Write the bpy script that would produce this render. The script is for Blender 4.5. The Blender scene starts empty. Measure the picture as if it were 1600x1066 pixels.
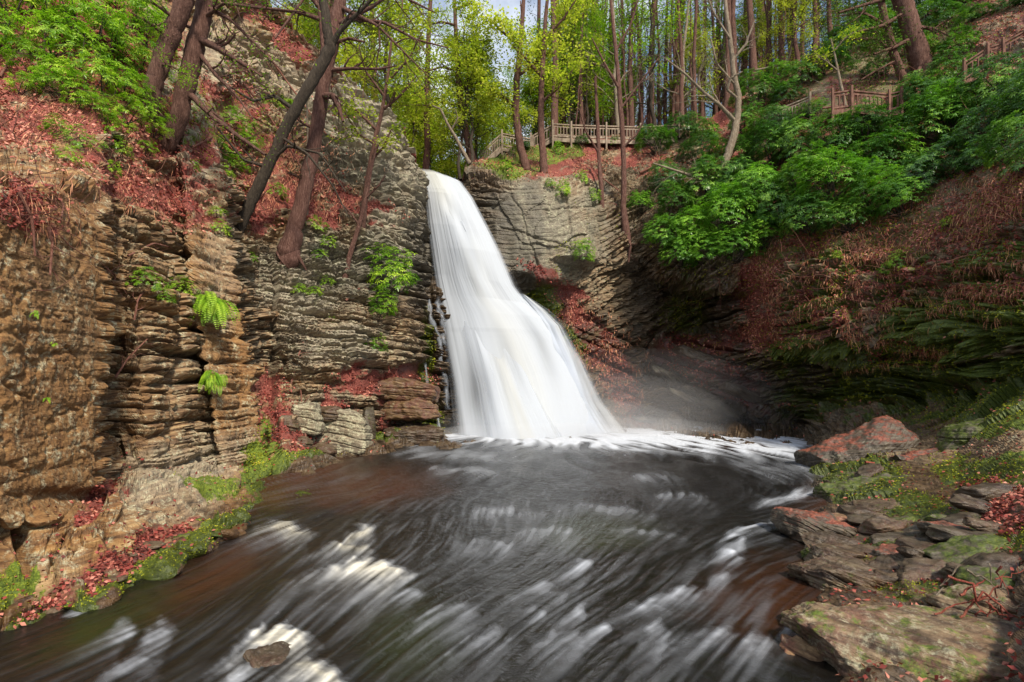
import bpy, math, random
import numpy as np
from mathutils import Vector, Matrix

# ------------------------------------------------------------------ camera, sky, sun, exposure
sc = bpy.context.scene
F, CX, CY, HOR, CAMZ = 850.0, 800.0, 533.0, 600.0, 2.4      # focal length in photo pixels, horizon row, eye height
cam_d = bpy.data.cameras.new('camera'); cam = bpy.data.objects.new('camera', cam_d)
sc.collection.objects.link(cam); sc.camera = cam
cam.location = (0, 0, CAMZ); cam.rotation_euler = (math.radians(90), 0, 0)
cam_d.sensor_width = 36; cam_d.lens = 36*F/1600; cam_d.shift_y = (HOR-CY)/1600
cam_d.clip_start = 0.1; cam_d.clip_end = 1000
SUN = Vector((0.40, -0.68, 0.82)).normalized()              # towards the sun
el = math.asin(SUN.z); az = math.atan2(SUN.x, SUN.y)
w = bpy.data.worlds.new('World'); sc.world = w; w.use_nodes = True
nt = w.node_tree; bg = nt.nodes['Background']
sky = nt.nodes.new('ShaderNodeTexSky'); sky.sky_type = 'NISHITA'; sky.sun_disc = False
sky.sun_elevation = el; sky.sun_rotation = az; sky.dust_density = 1.2; sky.ozone_density = 1.4
tcw = nt.nodes.new('ShaderNodeTexCoord'); cn = nt.nodes.new('ShaderNodeTexNoise'); cn.inputs['Scale'].default_value = 3.2; cn.inputs['Detail'].default_value = 7; cn.inputs['Roughness'].default_value = .6
cr_ = nt.nodes.new('ShaderNodeValToRGB'); cr_.color_ramp.elements[0].position = .40; cr_.color_ramp.elements[1].position = .62; mxw = nt.nodes.new('ShaderNodeMix'); mxw.data_type = 'RGBA'   # thin broken cloud
nt.links.new(tcw.outputs['Generated'], cn.inputs['Vector']); nt.links.new(cn.outputs[0], cr_.inputs[0]); nt.links.new(cr_.outputs[0], mxw.inputs[0]); nt.links.new(sky.outputs[0], mxw.inputs[6]); mxw.inputs[7].default_value = (6.2, 6.5, 6.9, 1)
nt.links.new(mxw.outputs[2], bg.inputs[0]); bg.inputs[1].default_value = 0.13
sd = bpy.data.lights.new('sun', 'SUN'); sd.energy = 4.5; sd.angle = math.radians(7); sd.color = (1, .91, .76)
so = bpy.data.objects.new('sun', sd); sc.collection.objects.link(so)
so.rotation_euler = (-SUN).to_track_quat('-Z', 'Y').to_euler()
sc.view_settings.view_transform = 'Standard'; sc.view_settings.look = 'None'
sc.view_settings.gamma = 1; sc.view_settings.exposure = 0.55
sc.cycles.use_denoising = True
sc.cycles.max_bounces = 8; sc.cycles.transparent_max_bounces = 24; sc.cycles.volume_bounces = 1
sc.cycles.sample_clamp_indirect = 6
random.seed(7); RNG = np.random.default_rng(7)

# ------------------------------------------------------------------ numeric helpers
_A, _B, _C, _D = (np.uint32(x) for x in (374761393, 668265263, 2654435761, 2246822519))
def _u(a): return np.asarray(a).astype(np.int64).astype(np.uint32)
def _fin(h):
    h = (h ^ (h >> np.uint32(13)))*np.uint32(1274126177); h = (h ^ (h >> np.uint32(16)))*np.uint32(3266489917)
    return ((h ^ (h >> np.uint32(15))) >> np.uint32(8)).astype(np.float32)*np.float32(1/16777215.0)
def rnd(*k):
    h = np.uint32(12345)
    for a, c in zip(k, (_A, _B, _C, _D)): h = h+_u(a)*c
    return _fin(_fin(h).view(np.uint32) if False else h+np.uint32(97))
def _sm(f): return f*f*(3-2*f)
def n1(x, s=0):
    i = np.floor(x); f = _sm(x-i); h = _u(i)*_A+_u(s)*_D
    return _fin(h)*(1-f)+_fin(h+_A)*f
def n2(x, y, s=0):
    i = np.floor(x); j = np.floor(y); f = _sm(x-i).astype(np.float32); g = _sm(y-j).astype(np.float32); h = _u(i)*_A+_u(j)*_B+_u(s)*_D
    return (_fin(h)*(1-f)+_fin(h+_A)*f)*(1-g)+(_fin(h+_B)*(1-f)+_fin(h+_A+_B)*f)*g
def n3(x, y, z, s=0):
    i = np.floor(x); j = np.floor(y); k = np.floor(z); f = _sm(x-i).astype(np.float32); g = _sm(y-j).astype(np.float32); q = _sm(z-k).astype(np.float32)
    h = _u(i)*_A+_u(j)*_B+_u(k)*_C+_u(s)*_D
    def pl(h): return (_fin(h)*(1-f)+_fin(h+_A)*f)*(1-g)+(_fin(h+_B)*(1-f)+_fin(h+_A+_B)*f)*g
    return pl(h)*(1-q)+pl(h+_C)*q
np.seterr(over='ignore')
def fbm3(p, sc_, o=4, s=0):
    a = 0.; t = 0.; w_ = 1.
    for i in range(o):
        a = a + w_*n3(p[0]*sc_+17.3*i, p[1]*sc_-9.1*i, p[2]*sc_+3.7*i, s+i); t += w_; w_ *= .5; sc_ *= 2.07
    return a/t*2-1
def fbm2(x, y, o=4, s=0):
    a = 0.; t = 0.; w_ = 1.
    for i in range(o):
        a = a+w_*n2(x+13.7*i, y-7.7*i, s+i); t += w_; w_ *= .5; x = x*2.03; y = y*2.03
    return a/t*2-1
def sst(a, b, x):
    t = np.clip((x-a)/(b-a), 0, 1); return t*t*(3-2*t)
def P(px, py, Y): return Vector(((px-CX)/F*Y, Y, CAMZ+(HOR-py)/F*Y))
def Yz(py, z): return (CAMZ-z)*F/(py-HOR)

def mesh_np(name, V, Q=None, T=None, mat=None, parent=None, attrs=None, cols=None, smooth=True, mi=None, link=True):
    V = np.asarray(V, dtype=np.float32); me = bpy.data.meshes.new(name)
    nq = 0 if Q is None else len(Q); nt_ = 0 if T is None else len(T)
    me.vertices.add(len(V)); me.vertices.foreach_set('co', V.ravel())
    idx = []
    if nq: idx.append(np.asarray(Q, dtype=np.int32).ravel())
    if nt_: idx.append(np.asarray(T, dtype=np.int32).ravel())
    idx = np.concatenate(idx); me.loops.add(len(idx)); me.loops.foreach_set('vertex_index', idx)
    st = np.concatenate([np.arange(nq)*4, nq*4+np.arange(nt_)*3]).astype(np.int32)
    me.polygons.add(nq+nt_); me.polygons.foreach_set('loop_start', st)
    me.polygons.foreach_set('use_smooth', np.full(nq+nt_, smooth, dtype=bool))
    for k, v in (attrs or {}).items():
        at = me.attributes.new(k, 'FLOAT', 'POINT'); at.data.foreach_set('value', np.asarray(v, dtype=np.float32).ravel())
    for k, v in (cols or {}).items():
        at = me.attributes.new(k, 'FLOAT_COLOR', 'POINT')
        at.data.foreach_set('color', np.asarray(v, dtype=np.float32).ravel())
    for m in (mat if isinstance(mat, (list, tuple)) else [mat]):
        if m: me.materials.append(m)
    if mi is not None: me.polygons.foreach_set('material_index', np.asarray(mi, dtype=np.int32))
    me.update(calc_edges=True); me.validate()
    if not link: return me
    return link_me(name, me, parent)
def link_me(name, me, parent=None):
    o = bpy.data.objects.new(name, me); sc.collection.objects.link(o)
    if parent: o.parent = parent
    return o
def tag(o, label=None, cat=None, group=None, kind=None):
    if label: o['label'] = label
    if cat: o['category'] = cat
    if group: o['group'] = group
    if kind: o['kind'] = kind
    return o
def empty(name, loc, rot=(0, 0, 0), scl=1):
    o = bpy.data.objects.new(name, None); sc.collection.objects.link(o)
    o.location = loc; o.rotation_euler = rot; o.scale = (scl,)*3 if not isinstance(scl, (tuple, list)) else scl
    o.empty_display_size = .2
    return o
def copy_tree(o, loc, rot, scl, parent=None):
    c = o.copy(); sc.collection.objects.link(c)
    if parent: c.parent = parent
    if loc is not None: c.location = loc; c.rotation_euler = rot; c.scale = (scl,)*3 if not isinstance(scl, (tuple, list)) else scl
    for ch in list(o.children): copy_tree(ch, None, None, None, c)
    return c

# ------------------------------------------------------------------ materials
class NT:
    def __init__(s, name):
        s.m = bpy.data.materials.new(name); s.m.use_nodes = True; s.t = s.m.node_tree; s.n = s.t.nodes
        s.b = s.n['Principled BSDF']; s.out = s.n['Material Output']
    def new(s, ty, **kw):
        n = s.n.new(ty)
        for k, v in kw.items(): setattr(n, k, v)
        return n
    def ln(s, a, b): s.t.links.new(a, b)
    def inp(s, n, k, v):
        if hasattr(v, 'is_linked') or isinstance(v, bpy.types.NodeSocket): s.ln(v, n.inputs[k])
        else: n.inputs[k].default_value = v
    def noise(s, scale, det=4, rough=.55, stretch=None, vec=None, dist=0):
        if vec is None:
            vec = s.new('ShaderNodeTexCoord').outputs['Object']
        if stretch:
            mp = s.new('ShaderNodeMapping'); s.ln(vec, mp.inputs[0]); mp.inputs['Scale'].default_value = stretch; vec = mp.outputs[0]
        n = s.new('ShaderNodeTexNoise'); s.ln(vec, n.inputs['Vector'])
        n.inputs['Scale'].default_value = scale; n.inputs['Detail'].default_value = det; n.inputs['Roughness'].default_value = rough
        n.inputs['Distortion'].default_value = dist
        return n.outputs['Fac']
    def vor(s, scale, feat='F1', vec=None, out='Distance', stretch=None):
        if vec is None: vec = s.new('ShaderNodeTexCoord').outputs['Object']
        if stretch:
            mp = s.new('ShaderNodeMapping'); s.ln(vec, mp.inputs[0]); mp.inputs['Scale'].default_value = stretch; vec = mp.outputs[0]
        n = s.new('ShaderNodeTexVoronoi', feature=feat); s.ln(vec, n.inputs['Vector']); n.inputs['Scale'].default_value = scale
        return n.outputs[out]
    def ramp(s, fac, stops):
        r = s.new('ShaderNodeValToRGB'); s.ln(fac, r.inputs[0]); e = r.color_ramp.elements
        while len(e) < len(stops): e.new(.5)
        for i, (p, c) in enumerate(stops):
            e[i].position = p; e[i].color = (*c, 1) if not isinstance(c, (int, float)) else (c, c, c, 1)
        return r.outputs[0]
    def mix(s, f, a, b, mode='MIX'):
        n = s.new('ShaderNodeMix', data_type='RGBA', blend_type=mode)
        s.inp(n, 0, f); s.inp(n, 6, (*a, 1) if isinstance(a, tuple) else a); s.inp(n, 7, (*b, 1) if isinstance(b, tuple) else b)
        return n.outputs[2]
    def math(s, op, a, b=0., c=None):
        n = s.new('ShaderNodeMath', operation=op); s.inp(n, 0, a); s.inp(n, 1, b)
        if c is not None: s.inp(n, 2, c)
        return n.outputs[0]
    def attr(s, name, out='Fac'):
        n = s.new('ShaderNodeAttribute'); n.attribute_name = name; return n.outputs[out]
    def bump(s, h, strength=.5, dist=.02, nrm=None):
        n = s.new('ShaderNodeBump'); s.ln(h, n.inputs['Height']); n.inputs['Strength'].default_value = strength
        n.inputs['Distance'].default_value = dist
        if nrm is not None: s.ln(nrm, n.inputs['Normal'])
        return n.outputs[0]
    def fin(s, col=None, rough=None, nrm=None, spec=None):
        if col is not None: s.inp(s.b, 'Base Color', (*col, 1) if isinstance(col, tuple) else col)
        if rough is not None: s.inp(s.b, 'Roughness', rough)
        if nrm is not None: s.ln(nrm, s.b.inputs['Normal'])
        if spec is not None: s.inp(s.b, 'Specular IOR Level', spec)
        return s.m

def rock_material(name, attrs=True, base=None, mossy=0., red=0., wet_dim=0., dip=(0, 0, 0), lich=.5, pink=(.30, .10, .08), topred=0.):
    """layered shale: grey, tan and rust beds, pale lichen, moss and leaf litter by surface attributes"""
    t = NT(name)
    tc = t.new('ShaderNodeTexCoord').outputs['Object']
    mp = t.new('ShaderNodeMapping'); t.ln(tc, mp.inputs[0]); mp.inputs['Rotation'].default_value = dip; v = mp.outputs[0]
    beds = t.noise(1.0, 6, .65, stretch=(1.6, 1.6, 16), vec=v, dist=.3)
    big = t.noise(.55, 5, .6, vec=v)
    mid = t.noise(3.2, 6, .7, vec=v)
    fine = t.noise(22, 5, .75, vec=v)
    if attrs:
        ms = t.attr('massive'); beds = t.math('ADD', t.math('MULTIPLY', beds, t.math('SUBTRACT', 1., t.math('MULTIPLY', ms, .85))), t.math('MULTIPLY', t.math('MULTIPLY', ms, .85), t.math('ADD', t.math('MULTIPLY', fine, .65), t.math('MULTIPLY', mid, .4))))
    grey = t.ramp(beds, [(.28, (.022, .019, .015)), (.42, (.10, .085, .062)), (.55, (.21, .185, .135)), (.75, (.42, .39, .30))])
    tan = t.ramp(beds, [(.28, (.020, .011, .006)), (.42, (.12, .052, .017)), (.55, (.26, .13, .042)), (.78, (.48, .32, .13))])
    if attrs:
        cn = t.new('ShaderNodeSeparateColor'); t.ln(t.attr('mask', 'Color'), cn.inputs[0])
        litter, moss, wet = cn.outputs[0], cn.outputs[1], cn.outputs[2]
        warm = t.attr('warm')
        wf = t.math('ADD', warm, t.math('MULTIPLY', t.math('SUBTRACT', big, .5), 1.1))
        wfc = t.math('MINIMUM', t.math('MAXIMUM', wf, 0.), 1.)
        col = t.mix(wfc, grey, tan)
        col = t.mix(t.math('MULTIPLY', t.attr('pale'), .5), col, t.mix(.55, t.mix(.5, grey, tan), (.52, .47, .36)))
    else:
        col = t.mix(t.math('MINIMUM', t.math('MAXIMUM', t.math('ADD', t.math('SUBTRACT', big, .5), red), 0.), 1.), grey, tan)
        litter, moss, wet = 0., mossy, wet_dim
    col = t.mix(t.math('MULTIPLY', t.ramp(mid, [(.3, 0.), (.7, 1.)]), .55), col, t.mix(.5, col, (.055, .045, .03)))
    lm = t.ramp(t.noise(4.5, 6, .78, vec=v), [(.56-.1*lich, 0.), (.66-.08*lich, 1.)])
    lm = t.math('MULTIPLY', lm, t.ramp(fine, [(.42, 0.), (.55, 1.)]))
    if attrs: lm = t.math('MULTIPLY', lm, t.math('SUBTRACT', 1., wet))
    col = t.mix(t.math('MULTIPLY', lm, .75), col, (.47, .46, .31))
    if not attrs and pink and red:
        pm = t.ramp(t.noise(2.6, 5, .7, vec=v), [(.45, 0.), (.6, 1.)])
        col = t.mix(t.math('MULTIPLY', pm, red), col, t.ramp(fine, [(.35, (.05, .014, .010)), (.55, (.20, .06, .04)), (.75, (.42, .19, .13))]))
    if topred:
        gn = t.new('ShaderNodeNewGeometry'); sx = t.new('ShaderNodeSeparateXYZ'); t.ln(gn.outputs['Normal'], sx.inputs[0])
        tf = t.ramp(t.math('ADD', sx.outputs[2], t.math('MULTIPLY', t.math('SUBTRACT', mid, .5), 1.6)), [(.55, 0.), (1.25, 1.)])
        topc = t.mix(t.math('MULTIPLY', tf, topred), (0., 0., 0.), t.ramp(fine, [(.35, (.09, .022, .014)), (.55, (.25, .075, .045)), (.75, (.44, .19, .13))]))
    # litter
    lcol = t.ramp(t.vor(28, out='Color', vec=tc) if False else t.noise(34, 3, .8, vec=tc), [(.28, (.018, .008, .006)), (.42, (.10, .024, .018)), (.55, (.22, .052, .038)), (.74, (.36, .14, .09))])
    lf = t.math('ADD', litter, t.math('MULTIPLY', t.math('SUBTRACT', mid, .5), 2.0)) if attrs else None
    if attrs:
        lf = t.ramp(lf, [(.42, 0.), (.75, 1.)]); col = t.mix(lf, col, lcol)
    mcol = t.ramp(t.noise(16, 5, .8, vec=tc), [(.3, (.016, .028, .004)), (.5, (.09, .13, .010)), (.72, (.26, .30, .03))])
    mf = t.math('ADD', moss, t.math('MULTIPLY', t.math('SUBTRACT', t.noise(5, 6, .75, vec=v), .5), 1.6 if attrs else 1.3))
    mf = t.ramp(mf, [(.48, 0.), (.62, 1.)])
    col = t.mix(mf, col, mcol)
    col = t.mix(t.math('MULTIPLY', wet, .8) if attrs else wet_dim*.88, col, t.mix(.80, col, (.010, .008, .006)))  # near-black mix: wet rock, and dim light of the right side painted in
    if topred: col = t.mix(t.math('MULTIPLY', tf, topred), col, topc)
    hsum = t.math('ADD', t.math('MULTIPLY', beds, .9), t.math('ADD', t.math('MULTIPLY', mid, .5), t.math('MULTIPLY', fine, .28)))
    nb = t.bump(hsum, .9, .05)
    if attrs:
        rough = t.math('SUBTRACT', .88, t.math('MULTIPLY', wet, .55))
    else: rough = .85-.5*wet_dim
    return t.fin(col, rough, nb, .4)

def leaf_material(name, c0, c1, c2, trans=.35, rough=.45, spec=.4, hue=.5):
    t = NT(name)
    tint = t.attr('tint')
    oi = t.new('ShaderNodeObjectInfo').outputs['Random']
    f = t.math('ADD', tint, t.math('MULTIPLY', t.math('SUBTRACT', oi, .5), .25))
    col = t.ramp(f, [(.05, c0), (.5, c1), (.95, c2)])
    t.fin(col, rough, None, spec)
    tr = t.new('ShaderNodeBsdfTranslucent'); t.ln(t.mix(1., col, (1.0, 1.25, .5), 'MULTIPLY'), tr.inputs[0])
    mx = t.new('ShaderNodeMixShader'); mx.inputs[0].default_value = trans
    t.ln(t.b.outputs[0], mx.inputs[1]); t.ln(tr.outputs[0], mx.inputs[2]); t.ln(mx.outputs[0], t.out.inputs[0])
    return t.m
def bark_material(name, a, b, c):
    t = NT(name)
    n_ = t.noise(3.0, 6, .7, stretch=(4, 4, .8)); f = t.noise(9, 5, .8, stretch=(3.5, 3.5, .6))
    s_ = t.math('ADD', t.math('MULTIPLY', n_, .35), t.math('MULTIPLY', f, .65))
    col = t.ramp(s_, [(.32, a), (.5, b), (.68, c)])
    return t.fin(col, .9, t.bump(s_, 1., .09), .2)
def flat_material(name, stops, scale=20, rough=.8, stretch=None, spec=.3):
    t = NT(name); f = t.noise(scale, 4, .7, stretch=stretch)
    return t.fin(t.ramp(f, stops), rough, t.bump(f, .4, .01), spec)

M_ROCK = rock_material('layered_rock')
M_LEFTROCK = rock_material('layered_rock_left', dip=(math.radians(-4), math.radians(9), 0))
M_RIGHTROCK = rock_material('layered_rock_right', dip=(math.radians(6), math.radians(-24), 0))
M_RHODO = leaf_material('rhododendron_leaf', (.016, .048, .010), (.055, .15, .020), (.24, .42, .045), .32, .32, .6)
M_RHODO_Y = leaf_material('yellow_rhododendron_leaf', (.05, .13, .008), (.17, .32, .018), (.48, .62, .06), .4, .35, .5)  # yellow-green leaf colour of the small rhododendrons and shrubs
M_RHODO_LIT = leaf_material('sunlit_tone_rhododendron_leaf', (.028, .085, .010), (.10, .25, .022), (.30, .54, .05), .35, .32, .6)  # sunlit copy of the rhododendron leaf: sunshine put into the colour
M_FERN = leaf_material('fern_frond', (.06, .16, .008), (.17, .34, .015), (.40, .55, .04), .35, .5, .3)
M_SPRING = leaf_material('spring_leaf', (.13, .18, .014), (.36, .39, .045), (.66, .62, .10), .5, .6, .2)
M_GREEN = leaf_material('green_leaf', (.07, .15, .010), (.19, .33, .018), (.42, .52, .04), .45, .6, .2)
M_DARKLEAF = leaf_material('hemlock_needle', (.015, .035, .008), (.045, .085, .014), (.13, .19, .03), .3, .6, .2)
M_BARK = bark_material('hemlock_bark', (.035, .018, .014), (.12, .060, .045), (.26, .15, .115))
M_BARKD = bark_material('dark_bark', (.015, .012, .009), (.05, .038, .028), (.12, .095, .07))
M_BARKR = bark_material('reddish_bark', (.026, .012, .010), (.115, .055, .042), (.28, .17, .135))
M_BARKP = bark_material('pale_bark', (.09, .065, .045), (.22, .17, .12), (.42, .36, .28))
M_LEAF = leaf_material('dead_leaf', (.030, .014, .010), (.25, .042, .032), (.60, .27, .19), .15, .6, .3)
M_STRAW = leaf_material('dead_strand', (.13, .035, .020), (.46, .16, .085), (.74, .40, .22), .15, .6, .3)
M_MOSS = leaf_material('moss_tuft', (.05, .07, .004), (.18, .20, .008), (.44, .42, .03), .25, .7, .2)
M_TWIG = bark_material('twig_bark', (.07, .025, .018), (.20, .085, .06), (.36, .20, .15))
# ------------------------------------------------------------------ the gorge: columns of (image row, distance) read off the photograph's geometry
def prof(u, ridge, pts, bed=.35):
    """pts: (py, Y) or (py, ('z', height)); the last point is the waterline, below it the stream bed"""
    out = []
    for py, a in pts:
        out.append((py, Yz(py, a[1]) if isinstance(a, tuple) else a))
    ly = out[-1][0]
    if ly < 1190:
        out.append((ly+6, Yz(ly+6, -bed*.35))); out.append((max(ly+40, 1200) if ly > 1150 else 1200, Yz(1200, -bed)))
        if ly < 1000: out.insert(-1, (ly+60, Yz(ly+60, -bed)))
    return (u, ridge, out)
Z = lambda h: ('z', h)
COLS = [
 prof(-250, -420, [(-420,18),(0,13),(250,7.2),(300,6.3),(860,5.2),(960,Z(.35)),(1120,Z(0))]),
 prof(0, -420, [(-420,21),(0,14),(120,12),(235,9.6),(262,8.2),(285,7.0),(300,6.55),(818,6.25),(826,6.6),(935,Z(.16)),(985,Z(0))]),
 prof(150, -420, [(-420,23),(0,15),(200,11.6),(300,9.6),(345,8.8),(762,8.35),(772,8.95),(850,Z(.38)),(910,Z(.12)),(948,Z(0))]),
 prof(158, -420, [(-420,23),(0,15),(200,11.7),(300,9.8),(345,9.1),(560,8.9),(762,8.7),(774,8.95),(850,Z(.38)),(910,Z(.11)),(945,Z(0))]),
 prof(168, -420, [(-420,23),(0,15.6),(200,12.4),(320,11.6),(375,11.2),(700,10.7),(762,10.0),(780,Z(.55)),(860,Z(.32)),(905,Z(.11)),(940,Z(0))]),
 prof(240, -300, [(-420,24),(0,16.5),(160,13.5),(300,12.3),(340,11.9),(755,10.8),(775,Z(.5)),(830,Z(.25)),(870,Z(0.09)),(908,Z(0))]),
 prof(300, -200, [(-420,25),(0,17.5),(130,15.2),(290,13.8),(330,13.2),(725,12.3),(760,11.4),(795,Z(.26)),(835,Z(.08)),(874,Z(0))]),
 prof(344, -60, [(-420,26),(0,18.5),(100,16.4),(280,14.8),(330,14.4),(735,13.4),(775,Z(.2)),(808,Z(.07)),(848,Z(0))]),
 prof(351, -55, [(-420,26),(0,18.6),(100,16.5),(280,14.0),(330,13.3),(735,12.8),(775,Z(.2)),(808,Z(.07)),(848,Z(0))]),
 prof(395, -25, [(-420,28),(0,20),(60,18.6),(280,15.6),(400,14.6),(700,14.2),(735,14.0),(765,Z(.06)),(800,Z(0))]),
 prof(421, 5, [(-420,28),(5,21.5),(60,20),(280,16.0),(400,14.9),(715,14.5),(748,Z(.02)),(752,Z(0))]),
 prof(427, 10, [(-420,28),(10,22),(60,20.5),(280,17.8),(400,17.8),(640,17.6),(690,16.6),(738,Z(.1)),(750,Z(0))]),
 prof(450, 30, [(-420,28),(30,23.5),(80,21.5),(300,19),(390,18.6),(600,18.2),(690,Z(.7)),(730,Z(.12)),(741,Z(0))]),
 prof(500, 85, [(-420,28),(85,25),(150,23),(300,20.3),(385,19.6),(560,18.9),(645,18.6),(700,Z(.3)),(714,Z(.1)),(722,Z(0))]),
 prof(560, 140, [(-420,28),(140,26),(200,24.4),(345,22),(430,21.3),(620,20.4),(690,Z(.25)),(700,Z(.1)),(706,Z(0))]),
 prof(620, 200, [(-420,28),(200,27),(300,25.3),(335,25.0),(345,24.4),(450,23.8),(650,22.7),(684,Z(.1)),(692,Z(0))]),
 prof(643, 243, [(-420,28),(243,28),(300,26.3),(380,25.9),(450,25.1),(655,24.2),(680,Z(.1)),(685,Z(0))]),
 prof(655, 278, [(-420,28),(278,29),(300,28.4),(440,27.6),(452,26.9),(655,25.6),(678,Z(.05)),(682,Z(0))]),
 prof(700, 286, [(-420,29),(286,29.4),(330,29),(450,28.3),(462,27.2),(655,26.0),(677,Z(.05)),(681,Z(0))]),
 prof(722, 284, [(-420,29),(284,29.6),(330,29.2),(500,28.4),(655,27.2),(672,Z(.05)),(678,Z(0))]),
 prof(738, 258, [(-420,29),(258,30.4),(285,29),(330,28.6),(500,28.2),(655,27.4),(671,Z(.05)),(676,Z(0))]),
 prof(775, 243, [(-420,33),(243,33),(262,30.4),(278,28.5),(300,27.9),(425,27.0),(436,28.2),(520,28.2),(655,27.8),(670,Z(.05)),(675,Z(0))]),
 prof(850, 226, [(-420,36),(226,36),(262,32),(276,28.6),(290,27.6),(436,26.6),(450,28.6),(560,29.3),(640,29.6),(664,Z(.05)),(670,Z(0))]),
 prof(915, 217, [(-420,37),(217,37),(262,33),(285,29.6),(300,28.4),(402,27.2),(414,29.4),(560,30.4),(640,30.8),(662,Z(.05)),(668,Z(0))]),
 prof(940, 214, [(-420,37),(214,37),(300,32.5),(330,31),(395,30.2),(408,30.2),(560,31.2),(640,31.3),(661,Z(.06)),(667,Z(0))]),
 prof(1000, 209, [(-420,37),(209,37),(300,33),(385,31),(400,31.0),(420,32.5),(520,33),(640,32.2),(660,Z(.1)),(667,Z(0))]),
 prof(1050, 206, [(-420,37),(206,37),(300,32),(395,29.4),(428,29.4),(445,33.4),(530,34),(545,32.6),(650,30.5),(662,Z(.1)),(667,Z(0))]),
 prof(1110, 185, [(-420,38),(185,38),(300,31),(410,28.2),(440,28.4),(455,33),(520,33.2),(535,30.6),(650,29.5),(661,Z(.1)),(668,Z(0))]),
 prof(1160, 145, [(-420,38),(145,38),(300,30),(415,27.4),(440,28.6),(520,29.2),(548,28.6),(640,29.2),(662,Z(.1)),(669,Z(0))]),
 prof(1200, 128, [(-420,38),(128,38),(300,29),(385,27),(430,26.4),(530,26.9),(548,27.6),(640,28.2),(664,Z(.1)),(671,Z(0))]),
 prof(1250, 100, [(-420,38),(100,38),(300,27),(400,25),(490,24.1),(535,24.2),(546,26),(640,26.6),(668,Z(.12)),(676,Z(0))]),
 prof(1300, 75, [(-420,38),(75,38),(300,25),(400,23),(500,21.9),(545,22.4),(560,24),(640,24),(685,Z(.25)),(710,Z(.08)),(735,Z(.0)),(800,Z(-.04)),(1200,Z(-.16))]),
 prof(1345, 55, [(-420,38),(55,38),(250,26.5),(320,23.6),(500,21),(550,21.6),(565,23),(640,22.4),(695,Z(.4)),(740,Z(.16)),(800,Z(.04)),(900,Z(-.03)),(1000,Z(.02)),(1200,Z(0))]),
 prof(1400, 38, [(-420,38),(38,38),(200,28),(300,23.2),(400,20.6),(500,19.8),(560,21),(640,20.6),(700,Z(.6)),(760,Z(.32)),(900,Z(.10)),(1000,Z(.14)),(1200,Z(.12))]),
 prof(1500, 0, [(-420,38),(0,36),(150,27),(260,22),(330,18.6),(400,17.6),(480,17),(520,16.8),(560,17.8),(620,17.4),(660,15),(700,Z(.85)),(800,Z(.5)),(900,Z(.22)),(960,Z(.10)),(1200,Z(.06))]),
 prof(1600, -60, [(-420,38),(-60,36),(100,24),(220,17.8),(290,15.2),(400,14.6),(520,13.9),(600,14.4),(650,12),(720,Z(1.15)),(800,Z(.8)),(900,Z(.42)),(960,Z(.22)),(1200,Z(.2))]),
 prof(1870, -300, [(-420,30),(-300,28),(0,17),(200,13),(300,11),(500,10.5),(600,10),(700,8),(800,Z(1.2)),(900,Z(1.1)),(1200,Z(1.05))]),
]
PYA = np.arange(-420, 1202, 2.0)
U = np.array([c[0] for c in COLS], float); RIDGE = np.array([c[1] for c in COLS], float)
INV = np.array([np.interp(PYA, [p[0] for p in c[2]], [1/p[1] for p in c[2]]) for c in COLS])
def warp_u(px, py):
    k = sst(160, 330, px)*(1-sst(440, 600, px))
    return px+k*np.clip(740-py, 0, 480)*.17
def inv_depth(px, py):
    u = warp_u(px, py)
    i = np.clip(np.searchsorted(U, u)-1, 0, len(U)-2); f = np.clip((u-U[i])/(U[i+1]-U[i]), 0, 1)
    r = np.clip((py-PYA[0])/2, 0, len(PYA)-1.001); j = r.astype(int); g = r-j
    return (INV[i, j]*(1-g)+INV[i, j+1]*g)*(1-f)+(INV[i+1, j]*(1-g)+INV[i+1, j+1]*g)*f
def ridge(px): return np.interp(px, U, RIDGE)+6*fbm2(np.asarray(px)/40., np.zeros_like(np.asarray(px, float)), 3, 3)

STEP = 2.0
PXS = np.arange(-250, 1870+.1, STEP); NC = len(PXS)
rg = ridge(PXS)
NR = 800
tt = np.linspace(0, 1, NR)
PX = np.repeat(PXS[None, :], NR, 0)
PY = rg[None, :]*(1-tt[:, None])+1200*tt[:, None]
ID = inv_depth(PX, PY)
def blur(A, n):
    for ax in (0, 1):
        for _ in range(n):
            B = A.copy(); s1 = [slice(None)]*2; s2 = [slice(None)]*2; s3 = [slice(None)]*2
            s1[ax] = slice(1, -1); s2[ax] = slice(0, -2); s3[ax] = slice(2, None)
            B[tuple(s1)] = .5*A[tuple(s1)]+.25*(A[tuple(s2)]+A[tuple(s3)]); A = B
    return A
IDs = blur(ID, 5)
Y = 1/IDs; X = (PX-CX)/F*Y; ZZ = CAMZ+(HOR-PY)/F*Y
B0 = np.stack([X, Y, ZZ])
def normals(Xa):
    du = np.gradient(Xa, axis=2); dv = np.gradient(Xa, axis=1)
    n = np.cross(dv, du, axis=0); l = np.linalg.norm(n, axis=0)+1e-9; n = n/l
    view = Xa-np.array([0, 0, CAMZ])[:, None, None]
    s = np.sign(-(n*view).sum(0)); s[s == 0] = 1
    return n*s
IDw = 1/blur(IDs, 40); NB = normals(np.stack([(PX-CX)/F*IDw, IDw, CAMZ+(HOR-PY)/F*IDw]))

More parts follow.
